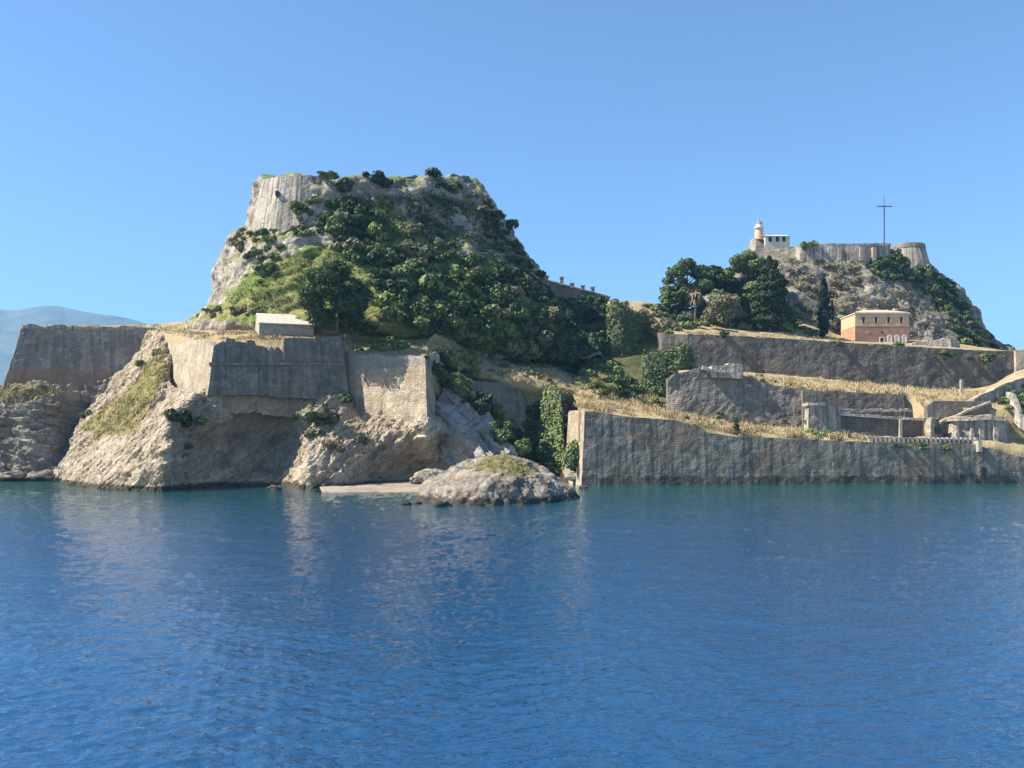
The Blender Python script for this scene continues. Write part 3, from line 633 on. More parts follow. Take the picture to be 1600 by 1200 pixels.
tw = thing('tower', P(1285, 668, 171), 'small squat stone tower with a sunlit left end on the lower terrace', 'tower')
wall('wall', [(1255, 634, 690, 174), (1262, 632, 690, 171), (1290, 632, 690, 171.5), (1312, 636, 690, 173), (1321, 640, 690, 176)], M['wall_castle'], parent=tw, thick=4, batter=.05, rough=.05)
wall('parapet', [(1254, 631, 635, 173.6), (1262, 629.5, 633.5, 170.7), (1290, 630, 634, 170.7)], M['coping'], parent=tw, thick=.8, batter=0, rough=.05, ragged=.2)
lw = thing('terrace_wall', P(1385, 680, 170), 'dark lower terrace wall with pale coping behind the toothed parapet', 'wall')
wall('wall', [(1312, 648, 698, 174), (1380, 653, 698, 174), (1406, 654, 698, 174), (1450, 657, 698, 174)], M['wall_dark'], parent=lw, thick=1.6, batter=.05)
wall('coping', [(1312, 645, 649, 173.7), (1380, 650, 654, 173.7), (1450, 654, 658, 173.7)], M['coping'], parent=lw, thick=1.0, batter=0, rough=.05, ragged=.3)
mb = MB(); a = P(1407, 682, 173.6); mb.box(a[0]-.25, a[0]+.25, 173.3, 174.4, a[2]-.6, a[2]+3.6); mb.build('buttress', M['coping'], lw)
wall('path_kerb', [(1318, 640, 645, 177), (1375, 639, 643, 177), (1424, 639, 643, 177)], M['coping'], 'straight pale kerb of the path above the squat tower', cat='kerb', thick=1.4, batter=0, rough=.08, ragged=.35)
wall('terrace_wall', [(1450, 634, 675, 176), (1462, 626, 675, 176), (1545, 627, 675, 176), (1552, 630, 675, 178)], M['wall_dark'], 'short dark wall behind the sloping pale ramp', thick=1.5, batter=.05)
# vaulted casemate beside the ramp
cm = thing('casemate', P(1510, 690, 171), 'pale vaulted casemate with piers behind the sea wall at right', 'casemate')
wall('wall', [(1478, 656, 698, 175), (1483, 653, 698, 172.6), (1492, 651, 698, 171.8), (1520, 650, 698, 171.5), (1550, 649, 698, 171.6), (1570, 651, 698, 172), (1578, 655, 698, 173.5), (1582, 659, 698, 177)], M['wall_castle'], parent=cm, thick=4, batter=.1, rough=.16, ragged=.6)
wall('roof', [(1486, 651.5, 658, 172.0), (1520, 650, 657, 171.35), (1550, 649, 656, 171.45), (1572, 651, 658, 172.0)], M['wall_pale'], parent=cm, thick=4, batter=.25, rough=.12, ragged=.5)
for px in (1500, 1521, 1538, 1559):
    mb = MB(); a = P(px, 690, 171); w_ = random.uniform(.25, .6); a[0] += random.uniform(-.4, .4); mb.box(a[0]-w_, a[0]+w_, 171.25+random.uniform(0, .15), 173.2, a[2]-.5, a[2]+random.uniform(2.4, 3.6)); obj('pier', mb.v, mb.f, M['wall_castle'], cm, uv=[(q*.7, q*1.1) for q in range(8)])
wall('end_block', [(1443, 664, 698, 174.5), (1447, 655, 698, 172.2), (1454, 651, 698, 171), (1461, 652, 698, 171.2), (1468, 657, 698, 172.6), (1472, 664, 698, 175)], M['wall_pale'], parent=cm, thick=2.5, batter=.06, rough=.15, ragged=.4)
mb = MB(); a = P(1466, 678, 171.6); mb.box(a[0]-.5, a[0]+.5, 171.3, 173, a[2], a[2]+1.5); mb.build('opening', M['pane'], cm)
def ramp(name, pts, w, hpx, m, label, cat):
    """a sloping walled path: pts (px, py, Y)"""
    mb = MB(); c = crom([P(*q) for q in pts], 24)
    vs = []
    for q in c+fbm(c, .6, 3)[:, None]*np.array([.1, .15, .22]): vs += [q, q+np.array([.25, w, .05]), q+np.array([.25, w+.3, -hpx]), q+np.array([0, -.35, -hpx])]
    n = len(c); fs = [(i*4+j, (i+1)*4+j, (i+1)*4+(j+1) % 4, i*4+(j+1) % 4) for i in range(n-1) for j in range(4)]
    fs += [(0, 1, 2, 3), (4*n-1, 4*n-2, 4*n-3, 4*n-4)]
    mb.add(vs, fs); n_ = len(mb.v); tag(obj(name, mb.v, mb.f, m, uv=[((i//4)*.6, (i % 4)*.5) for i in range(n_)]), label, cat)
rw = thing('ramp_wall', P(1510, 670, 175), 'dark wall whose pale top slopes up to the right behind the casemate', 'ramp wall')
wall('wall', [(1466, 664, 690, 174.6), (1480, 657, 690, 174.8), (1505, 647, 690, 175), (1548, 630, 690, 175.3)], M['wall_dark'], parent=rw, thick=.9, batter=.02, ragged=.3)
wall('coping', [(1466, 661, 664.5, 174.4), (1480, 654, 657.5, 174.6), (1505, 644, 647.5, 174.8), (1548, 627, 630.5, 175.1)], M['wall_pale'], parent=rw, thick=1.1, batter=0, ragged=.3)
cw2 = thing('ramp_wall', P(1580, 640, 178), 'pale stone ramp wall climbing to the right edge below the upper wall', 'ramp wall')
wall('wall', [(1522, 626, 640, 177.5), (1556, 609, 640, 178.5), (1580, 599, 650, 179.5), (1604, 590, 650, 181), (1640, 578, 650, 183)], M['wall_castle'], parent=cw2, thick=2.5, batter=.05, rough=.12, ragged=.5)
wall('coping', [(1522, 623, 626.5, 177.3), (1556, 606, 609.5, 178.3), (1580, 596, 599.5, 179.3), (1604, 587, 590.5, 180.8), (1640, 575, 578.5, 182.8)], M['wall_pale'], parent=cw2, thick=1.2, batter=0, ragged=.4)
wall('stair_wall', [(1570, 612, 650, 178.2), (1578, 618, 655, 176.5), (1584, 630, 660, 175), (1592, 645, 668, 173.5), (1604, 655, 675, 172.5)], M['wall_castle'], 'short pale curved wall falling right under the climbing ramp', thick=1.0, batter=.05, rough=.12, ragged=.5)
mb = MB(); a = P(1502, 607, 181); mb.box(a[0]-.22, a[0]+.22, 180.8, 181.3, a[2]-1, a[2]+1.9); tag(mb.build('stone_post', M['coping']), 'single pale stone post in the dry grass mound at right', 'post')

# ------------------------------------------------------------------ left hill: castle walls, hut, ridge building
cw = thing('castle_wall', P(450, 350, 194), 'tall pale ruined castle wall crowning the left end of the big hill', 'castle wall')
wall('wall', [(412, 283, 370, 214), (410, 280, 370, 204), (413, 280, 372, 196), (440, 276, 375, 192.5), (470, 274, 356, 192.3), (490, 274, 338, 193), (519, 276, 322, 194.5)], M['wall_castle'], parent=cw, thick=2.5, top=True, batter=.2, rough=.06, ragged=.5)
mb = MB(); a = P(434, 307, 191.6); mb.box(a[0]-.4, a[0]+.4, 190.9, 194.6, a[2], a[2]+1.1); mb.build('window', M['pane'], cw)
wall('castle_wall', [(545, 279, 298, 196), (580, 281, 298, 197), (625, 277, 297, 199.6), (660, 276, 297, 202.6), (700, 273, 297, 207.6), (722, 273, 297, 211), (736, 276, 297, 214.5), (740, 280, 297, 221)], M['wall_grey'], 'low dark ruined wall along the right of the hill top', thick=2.2, batter=.1, rough=.2, ragged=1.2, seed=4.)
hut = thing('stone_hut', P(440, 508, 172), 'long low stone hut with pale slab roof left of the big pine', 'hut')
a = P(427, 508, 166); b = P(560, 497, 174)
def prism_house(parent, base, ax, ay, L, D, hw, hr, mw, mr, over=.3):
    base = np.array(base); ax = np.array([*ax, 0.]); ay = np.array([*ay, 0.]); ax /= np.linalg.norm(ax); ay /= np.linalg.norm(ay); up = np.array([0, 0, 1.])
    q = lambda u, v, w: base+ax*u+ay*v+up*w
    mb = MB()
    mb.add([q(0, 0, -2), q(L, 0, -2), q(L, D, -2), q(0, D, -2), q(0, 0, hw), q(L, 0, hw), q(L, D, hw), q(0, D, hw), q(0, D/2, hw+hr), q(L, D/2, hw+hr)],
           [(0, 1, 5, 4), (2, 3, 7, 6), (3, 0, 4, 8, 7), (1, 2, 6, 9, 5), (3, 2, 1, 0), (4, 5, 6, 7)])
    mb.build('wall', mw, parent)
    mb = MB(); t = .22; o = over; s = hr/(D/2)
    P8 = []
    for u in (-o*.3, L+o*.3):
        P8 += [q(u, -o, hw-o*s+.05), q(u, D/2, hw+hr+.05), q(u, D+o, hw-o*s+.05), q(u, D+o, hw-o*s+.05+t), q(u, D/2, hw+hr+.05+t), q(u, -o, hw-o*s+.05+t)]
    mb.add(P8, [(i, (i+1) % 6, 6+(i+1) % 6, 6+i) for i in range(6)]+[(0, 5, 4, 1), (1, 4, 3, 2), (6, 7, 10, 11), (7, 8, 9, 10)])
    return mb.build('roof', mr, parent)
prism_house(hut, P(405, 508, 164.5), (.95, .30), (-.42, .9), 10.5, 6.4, .5, 2.1, M['hut_wall'], M['roof_stone'], .45)
rb = thing('ridge_building', P(905, 470, 232), 'low ridge building with five square chimneys behind the big hill', 'building')
a = P(846, 437, 232); b = P(952, 465, 236)
d = (b-a)/np.linalg.norm(b-a)
mb = MB()
def slab(mb, a, b, dep, h0, h1):
    e = np.array([0, dep, 0]); z0 = np.array([0, 0, h0]); z1 = np.array([0, 0, h1])
    mb.add([a+z0, b+z0, b+e+z0, a+e+z0, a+z1, b+z1, b+e+z1, a+e+z1], [(3, 2, 1, 0), (4, 5, 6, 7), (0, 1, 5, 4), (1, 2, 6, 5), (2, 3, 7, 6), (3, 0, 4, 7)])
slab(mb, a, b, 6, -8, 0); mb.build('wall', M['wall_grey'], rb)
mb = MB(); slab(mb, a-d*.3+np.array([0, -.3, 0]), b+d*.3+np.array([0, -.3, 0]), 6.6, .003, .4); mb.build('roof', M['tile'], rb)
for px, py in ((854, 431), (877.5, 433), (894, 442.5), (910.5, 446), (926, 448.5)):
    mb = MB(); c = P(px, py, 233); zb = a[2]+(b[2]-a[2])*((px-846)/106.)
    mb.box(c[0]-.5, c[0]+.5, 232.5, 233.6, zb-.2, c[2]-.3); mb.box(c[0]-.65, c[0]+.65, 232.35, 233.75, c[2]-.299, c[2]); mb.build('chimney', M['wall_castle'], rb)

# ------------------------------------------------------------------ right hill: citadel
ct = thing('citadel_wall', P(1320, 405, 248), 'weathered citadel wall along the top of the right hill', 'citadel wall')
wall('wall', [(1238, 388, 418, 250), (1250, 385, 418, 246.5), (1300, 383, 416, 246), (1345, 383, 414, 246.5), (1392, 383, 412, 248.5)], M['wall_castle'], parent=ct, thick=2, batter=.05, rough=.05, ragged=.5)
wall('parapet', [(1262, 381, 384.5, 247), (1300, 380.5, 383.5, 246.6), (1392, 380, 383.5, 248.6)], M['coping'], parent=ct, thick=1, batter=0, rough=.1, ragged=.3)
for px in (1312, 1346, 1366):
    mb = MB(); a = P(px, 402, 246.3); mb.box(a[0]-.5, a[0]+.5, 246.0, 247.6, a[2]-1, a[2]+3.0); mb.build('buttress', M['wall_castle'], ct)
rt = thing('round_bastion', P(1418, 408, 252), 'round stone bastion with a dark rim at the right end of the citadel', 'bastion')
c = P(1417, 412, 256); zt = P(1417, 378, 250.5)[2]; hh = zt-c[2]
mb = MB(); mb.lathe(c, [(6.6, -3), (6.2, 0), (5.4, hh*.6), (5.1, hh*.74)], 40); obj('wall', mb.v, mb.f, M['wall_castle'], rt, uv=[((i % 40)*.9, (i//40)*2.5) for i in range(160)])
mb = MB(); mb.lathe(c, [(5.0, hh*.74+.002), (5.25, hh*.74+.1), (5.1, hh), (4.5, hh), (4.4, hh-.6)], 40); obj('parapet', mb.v, mb.f, M['wall_grey'], rt, uv=[((i % 40)*.9, (i//40)*1.1) for i in range(200)])
mb = MB(); a = P(1418.5, 379, 255); mb.tube((a[0], 255, a[2]-1.2), (a[0], 255, a[2]+1.0), .09, .07); tag(mb.build('post', M['iron']), 'thin short post on the round bastion', 'post')
# cross
cr = thing('cross', P(1381.5, 382, 247), 'tall dark iron lattice cross on the citadel wall', 'cross')
def truss(mb, a, b, w, u, n):
    a = np.array(a); b = np.array(b); u = np.array(u); d = (b-a)/np.linalg.norm(b-a); v = np.cross(d, u)
    cs = [(u+v)*w/2, (u-v)*w/2, (-u-v)*w/2, (-u+v)*w/2]
    for c in cs: mb.tube(a+c, b+c, .045, .045, 5)
    for i in range(n):
        p0 = a+(b-a)*i/n; p1 = a+(b-a)*(i+1)/n
        for k in range(4):
            mb.tube(p0+cs[k], p1+cs[(k+1) % 4], .03, .03, 4); mb.tube(p1+cs[k], p1+cs[(k+1) % 4], .03, .03, 4)
a = P(1381.5, 384, 247); t_ = P(1381.5, 305, 247); m_ = P(1381.5, 322, 247); l_ = P(1370.5, 322.5, 247); r_ = P(1394, 322.5, 247)
mb = MB(); truss(mb, a, m_, .18, (1, 0, 0), 18); mb.tube(m_, t_, .09, .05, 6); mb.build('mast', M['iron'], cr)
mb = MB(); truss(mb, l_, r_, .2, (0, 1, 0), 6); mb.build('crossbar', M['iron'], cr)
# lighthouse and its house
lh = thing('lighthouse', P(1186, 388, 258), 'small cream lighthouse with white lantern at the left end of the citadel', 'lighthouse')
c = P(1186, 390, 258); u = 258/F
mb = MB(); mb.lathe(c, [(9.0*u, -3), (8.2*u, 0), (7.0*u, 14*u), (6.2*u, 31*u), (6.2*u, 32*u)], 24); mb.build('tower', M['plaster_cream'], lh)
mb = MB(); mb.lathe(c, [(6.5*u, 32.01*u), (8.2*u, 33*u), (8.2*u, 34.2*u), (5.4*u, 34.3*u), (5.4*u, 34.6*u)], 24); mb.build('gallery', M['trim_white'], lh)
mb = MB(); mb.lathe(c, [(5.2*u, 34.61*u), (5.2*u, 40*u)], 12); mb.build('lantern', M['trim_white'], lh)
mb = MB(); mb.lathe(c, [(5.8*u, 40.01*u), (5.0*u, 42*u), (2.6*u, 44*u), (.7*u, 44.8*u), (.5*u, 47.5*u), (.05*u, 48*u)], 16); mb.build('dome', M['dome'], lh)
hs = thing('keepers_house', P(1215, 388, 255), 'white keepers house with three dark windows beside the lighthouse', 'house')
x0, x1 = P(1195.5, 0, 255)[0], P(1234, 0, 255)[0]; z0 = P(0, 390, 255)[2]; z1 = P(0, 369, 255)[2]
mb = MB(); mb.box(x0, x1, 255, 260, z0, z1); mb.build('wall', M['plaster_white'], hs)
mb = MB(); mb.add([(x0-.3, 254.6, z1+.002), (x1+.3, 254.6, z1+.002), (x1+.3, 260.4, z1+.002), (x0-.3, 260.4, z1+.002), (x0+1.5, 257, z1+.9), (x1-1.5, 257, z1+.9)], [(3, 2, 1, 0), (0, 1, 5, 4), (1, 2, 5), (2, 3, 4, 5), (3, 0, 4)]); mb.build('roof', M['roof_stone'], hs)
for px in (1203.4, 1214.7, 1225):
    mb = MB(); a = P(px, 377.5, 255); mb.box(a[0]-.48, a[0]+.48, 254.93, 255.3, a[2], a[2]+1.45); mb.build('window', M['pane'], hs)
wall('ramp_wall', [(1168, 384, 410, 256), (1173, 372, 410, 252), (1180, 371, 410, 250.5), (1194, 383, 410, 250.5), (1206, 391, 410, 250), (1222, 393, 410, 249.5), (1236, 388, 410, 249), (1246, 381, 410, 248.6)], M['wall_pale'], 'sunlit stone ramp wall dipping below the keepers house', thick=4, batter=.06, rough=.07, ragged=.3)
wall('retaining_wall', [(1234, 469, 486, 236), (1282, 469, 484, 236)], M['wall_grey'], 'short grey retaining wall behind the tall cypress', thick=1.4, batter=.04)
# red and cream house
rh = thing('house', P(1378, 537, 222), 'two storey house with cream upper floor and brick red ground floor', 'house')
x0, x1 = P(1336, 0, 222)[0], P(1420.5, 0, 222)[0]; y0, y1 = 222., 231.5
zb, zm, zt = P(0, 541, 222)[2], P(0, 509, 222)[2], P(0, 490, 222)[2]
mb = MB(); mb.box(x0, x1, y0, y1, zb-1.5, zm); mb.build('ground_floor', M['plaster_red'], rh)
mb = MB(); mb.box(x0+.02, x1-.02, y0+.02, y1-.02, zm+.001, zt); mb.build('upper_floor', M['plaster_cream'], rh)
mb = MB(); mb.box(x0-.06, x1+.06, y0-.06, y1+.06, zm-.12, zm+.1); mb.build('string_course', M['plaster_cream'], rh)
mb = MB(); e = .2; mb.box(x0-e, x1+e, y0-e, y1+e, zt+.001, zt+.28); rf = mb.build('cornice', M['trim_white'], rh)
mb = MB(); zr = zt+.281; e = .3
mb.add([(x0-e, y0-e, zr), (x1+e, y0-e, zr), (x1+e, y1+e, zr), (x0-e, y1+e, zr), (x0+4.2, (y0+y1)/2, zr+1.45), (x1-4.2, (y0+y1)/2, zr+1.45)], [(3, 2, 1, 0), (0, 1, 5, 4), (1, 2, 5), (2, 3, 4, 5), (3, 0, 4)])
rf = mb.build('roof', M['tile'], rh)
for px in (1352, 1398):
    mb = MB(); a = P(px, 480, 227); mb.box(a[0]-.35, a[0]+.35, 226.6, 227.4, zr+.6, zr+1.9); mb.build('chimney', M['plaster_cream'], rf)
def opening(name, px, pt, pb, w, arch, frame_m, fill_m, fy=y0):
    a = P(px, pb, fy); h_ = P(px, pt, fy)[2]-a[2]; w2 = w/2
    mb = MB(); t = .22
    mb.box(a[0]-w2-t, a[0]-w2, fy-.12, fy+.1, a[2], a[2]+h_); mb.box(a[0]+w2, a[0]+w2+t, fy-.12, fy+.1, a[2], a[2]+h_)
    if arch:
        for k2 in range(8):
            t0, t1 = math.pi*k2/8, math.pi*(k2+1)/8; q = lambda t_, r, y: (a[0]-math.cos(t_)*r, y, a[2]+h_+math.sin(t_)*r)
            mb.add([q(t0, w2+t, fy-.12), q(t1, w2+t, fy-.12), q(t1, w2, fy-.12), q(t0, w2, fy-.12), q(t0, w2+t, fy+.1), q(t1, w2+t, fy+.1), q(t1, w2, fy+.1), q(t0, w2, fy+.1)], [(3, 2, 1, 0), (0, 1, 5, 4), (2, 3, 7, 6)])
    else: mb.box(a[0]-w2-t, a[0]+w2+t, fy-.12, fy+.1, a[2]+h_+.001, a[2]+h_+t)
    fr = mb.build(name, frame_m, rh)
    mb = MB(); mb.box(a[0]-w2+.002, a[0]+w2-.002, fy-.04, fy+.1, a[2], a[2]+h_)
    if arch:
        pts = [(a[0]-math.cos(math.pi*k2/10)*(w2-.003), fy-.04, a[2]+h_+math.sin(math.pi*k2/10)*(w2-.003)) for k2 in range(11)]
        mb.add(pts, [list(range(11))])
    mb.build('door_leaf' if name == 'door' else 'pane', fill_m, fr)
for px in (1349, 1368.6, 1388.2, 1408): opening('window', px, 495.5, 504.5, .72, False, M['plaster_cream'], M['pane'])
opening('door', 1378, 528, 540, .95, False, M['trim_white'], M['pane'])
for px in (1390, 1401.7, 1413): opening('arched_window', px, 526.5, 535, .85, True, M['trim_white'], M['trim_white'])
mb = MB(); a = P(1378, 519, 222); mb.lathe((a[0], 221.9, a[2]), [(.01, 0)], 3) if False else mb.box(a[0]-.22, a[0]+.22, 221.9, 222.1, a[2]-.3, a[2]+.3); mb.build('oculus', M['pane'], rh)
mb = MB(); a = P(1356.7, 519, 222); mb.box(a[0]-.5, a[0]+.5, 221.93, 222.1, a[2]-.2, a[2]+.2); mb.build('pale_patch', M['plaster_cream'], rh)  # faded pale patch on the plaster, built as a thin box
wall('ruined_wall', [(1425, 536, 546, 215), (1455, 533, 546, 215), (1470, 531, 546, 214.5), (1486, 528, 546, 214), (1500, 535, 546, 216)], M['wall_castle'], 'low pale broken wall right of the red and cream house', thick=3, ragged=.8)
# ------------------------------------------------------------------ foliage
def leaf_quads(c, n, size, r_):
    """leaf clumps: quads with random tilt about their outward direction"""
    c = np.asarray(c); n = np.asarray(n)+r_.normal(size=n.shape)*.55
    n /= np.linalg.norm(n, axis=1)[:, None]+1e-9
    a = np.cross(n, r_.normal(size=n.shape)); a /= np.linalg.norm(a, axis=1)[:, None]+1e-9
    b = np.cross(n, a); s = (size*r_.uniform(.55, 1.35, len(c)))[:, None]
    v = np.stack([c-a*s*.5-b*s*.4, c+a*s*.5-b*s*.3, c+a*s*.4+b*s*.5, c-a*s*.35+b*s*.35], 1).reshape(-1, 3)
    f = np.arange(len(v)).reshape(-1, 4).tolist(); return v, f
def clump_leaves(clumps, per, size, seed, hollow=.55):
    """clumps: (centre, radii); leaves fill the outer shell of each clump unevenly"""
    r_ = np.random.default_rng(seed); C_, N_ = [], []
    for c, rad in clumps:
        c = np.array(c, float); rad = np.array(rad, float); k = max(8, int(per*np.mean(rad)**2))
        d = r_.normal(size=(k, 3)); d /= np.linalg.norm(d, axis=1)[:, None]
        rr_ = r_.uniform(hollow, 1.0, k)**.6*(1+.35*fbm(d*1.0+seed*1.3+c*.3, 1.9, 2))
        p_ = c+d*rad*rr_[:, None]; C_.append(p_); N_.append(d)
    return leaf_quads(np.concatenate(C_), np.concatenate(N_), size, r_)
def shrub_mesh(name, m, seed, size=.34, wide=1.0, tall=1.0, per=260):
    r_ = np.random.default_rng(seed); cl = []
    for i in range(r_.integers(5, 9)):
        a_ = r_.uniform(0, 6.28); q = r_.uniform(0, .75)
        cl.append(((math.cos(a_)*q*wide, math.sin(a_)*q*wide, r_.uniform(.15, .75)*tall), np.array([.55*wide, .55*wide, .45*tall])*r_.uniform(.6, 1.1)))
    v, f = clump_leaves(cl, per, size, seed)
    return mesh_of(name, v, f, m)
SHR = {k_: [shrub_mesh('shrub', M['leaf_'+k_], 40+i+hash_, size=.24, per=430) for i in range(5)] for hash_, k_ in enumerate(('dark', 'mid', 'light', 'olive', 'dry'))}
_bv = {}
def hit(px, py, keys):
    keys = tuple(keys)
    if keys not in _bv:
        s = SURF[keys[0]]
        for q in keys[1:]: s = merge(s, SURF[q])
        _bv[keys] = BVHTree.FromPolygons([tuple(x) for x in s[0]], s[1])
    d = Vector(((px-CX)/F, 1, (HY-py)/F)).normalized()
    h_ = _bv[keys].ray_cast(Vector((0, 0, H)), d)
    return (h_[0], h_[1]) if h_[0] is not None else (None, None)
def inside(poly, x, y):
    c = False; j = len(poly)-1
    for i in range(len(poly)):
        (xi, yi), (xj, yj) = poly[i], poly[j]
        if (yi > y) != (yj > y) and x < (xj-xi)*(y-yi)/(yj-yi)+xi: c = not c
        j = i
    return c
def rand_in(poly, r_):
    xs = [p_[0] for p_ in poly]; ys = [p_[1] for p_ in poly]
    while True:
        x, y = r_.uniform(min(xs), max(xs)), r_.uniform(min(ys), max(ys))
        if inside(poly, x, y): return x, y
REQ = []
def shrub_at(p_, kind, s, label, group, r_, tall=1.0, always=False):
    q = s*r_.uniform(.85, 1.15)
    REQ.append((1e9 if always else s*tall**.5/p_[1], kind, int(r_.integers(0, 5)), (p_[0], p_[1], p_[2]-.15*s), r_.uniform(0, 6.28), (q, q*r_.uniform(.85, 1.15), s*tall*r_.uniform(.8, 1.15)), label, group))
def build_shrubs(limit=285):
    """the largest in view become single objects, the small remainder one mass"""
    REQ.sort(key=lambda q: -q[0]); V = []; Fc = []; mi = []; n = 0; kinds = list(SHR)
    for i, (_, kd, var, loc, rz, sc, label, group) in enumerate(REQ):
        me = SHR[kd][var]
        if i < limit:
            o = bpy.data.objects.new('shrub', me); COL.objects.link(o); o.location = loc; o.rotation_euler = (0, 0, rz); o.scale = sc
            tag(o, label, 'shrub', group); continue
        a_ = np.zeros(len(me.vertices)*3, np.float32); me.vertices.foreach_get('co', a_); a_ = a_.reshape(-1, 3)*np.array(sc)
        c, s_ = math.cos(rz), math.sin(rz); a_ = np.stack([a_[:, 0]*c-a_[:, 1]*s_, a_[:, 0]*s_+a_[:, 1]*c, a_[:, 2]], -1)+np.array(loc)
        k_ = np.arange(len(a_)).reshape(-1, 4)+n; n += len(a_); V.append(a_); Fc.append(k_); mi.append(np.full(len(k_), kinds.index(kd)))
    if V:
        o = obj('undergrowth', np.concatenate(V), np.concatenate(Fc).tolist(), [M['leaf_'+q] for q in kinds], mi=np.concatenate(mi)); o['kind'] = 'stuff'
def scatter(poly, n, kinds, smin, smax, keys, label, group, seed, tall=1.0, mind=0.0):
    r_ = np.random.default_rng(seed); pts = []; tries = 0; k_ = 0
    while k_ < n and tries < n*12:
        tries += 1; x, y = rand_in(poly, r_)
        if mind and any((x-a_)**2+(y-b_)**2 < mind*mind for a_, b_ in pts): continue
        p_, nn = hit(x, y, keys)
        if p_ is None: continue
        pts.append((x, y)); k_ += 1
        shrub_at(p_, kinds[int(r_.integers(0, len(kinds)))], r_.uniform(smin, smax), label, group, r_, tall)
def one_shrub(px, py, keys, kind, s, label, tall=1.0, seed=1, group=None, Y=None):
    r_ = np.random.default_rng(int(px*7+py*3)+seed)
    p_ = hit(px, py, keys)[0] if Y is None else Vector(P(px, py, Y))
    if p_ is None: return
    shrub_at(p_, kind, s, label, group, r_, tall, True)
def grass(name, polys, keys, m, seed, hmin=.4, hmax=1.0, w=.12):
    """stuff: blades standing on the real surface; polys (poly, count)"""
    r_ = np.random.default_rng(seed); V = []; Fc = []
    for poly, n in polys:
        for i in range(n):
            x, y = rand_in(poly, r_); p_, nn = hit(x, y, keys)
            if p_ is None: continue
            cl_ = fbm(np.array([p_]), .35, 3)[0]
            if cl_ < -.02: continue
            for q in range(4):
                a_ = r_.uniform(0, 6.28); h_ = r_.uniform(hmin, hmax)*min(1.4, .45+cl_*2.2); ln = r_.normal(0, .45, 2)*h_
                b_ = np.array(p_)+np.array([r_.normal(0, .4), r_.normal(0, .4), -.1])
                dx = np.array([math.cos(a_), math.sin(a_), 0])*w*.5
                t_ = b_+np.array([ln[0], ln[1], h_+.1]); k_ = len(V)
                V += [b_-dx, b_+dx, t_+dx*.5, t_-dx*.5]; Fc.append((k_, k_+1, k_+2, k_+3))
    if not V: return
    o = obj(name, V, Fc, m); o['kind'] = 'stuff'; return o
def cover(name, polys, keys, m, seed, size=.4, lift=.35):
    """stuff: low scrub leaves hugging the real surface"""
    r_ = np.random.default_rng(seed); C_, N_ = [], []
    for poly, n in polys:
        for i in range(n):
            x, y = rand_in(poly, r_); p_, nn = hit(x, y, keys)
            if p_ is None: continue
            if fbm(np.array([p_]), .16, 3)[0] < -.16: continue
            for q in range(4):
                C_.append(np.array(p_)+np.array(nn)*r_.uniform(0, lift)+r_.normal(0, .35, 3)); N_.append(np.array(nn)+np.array([0, 0, .5]))
    v, f = leaf_quads(np.array(C_), np.array(N_), size, r_)
    o = obj(name, v, f, m); o['kind'] = 'stuff'; return o
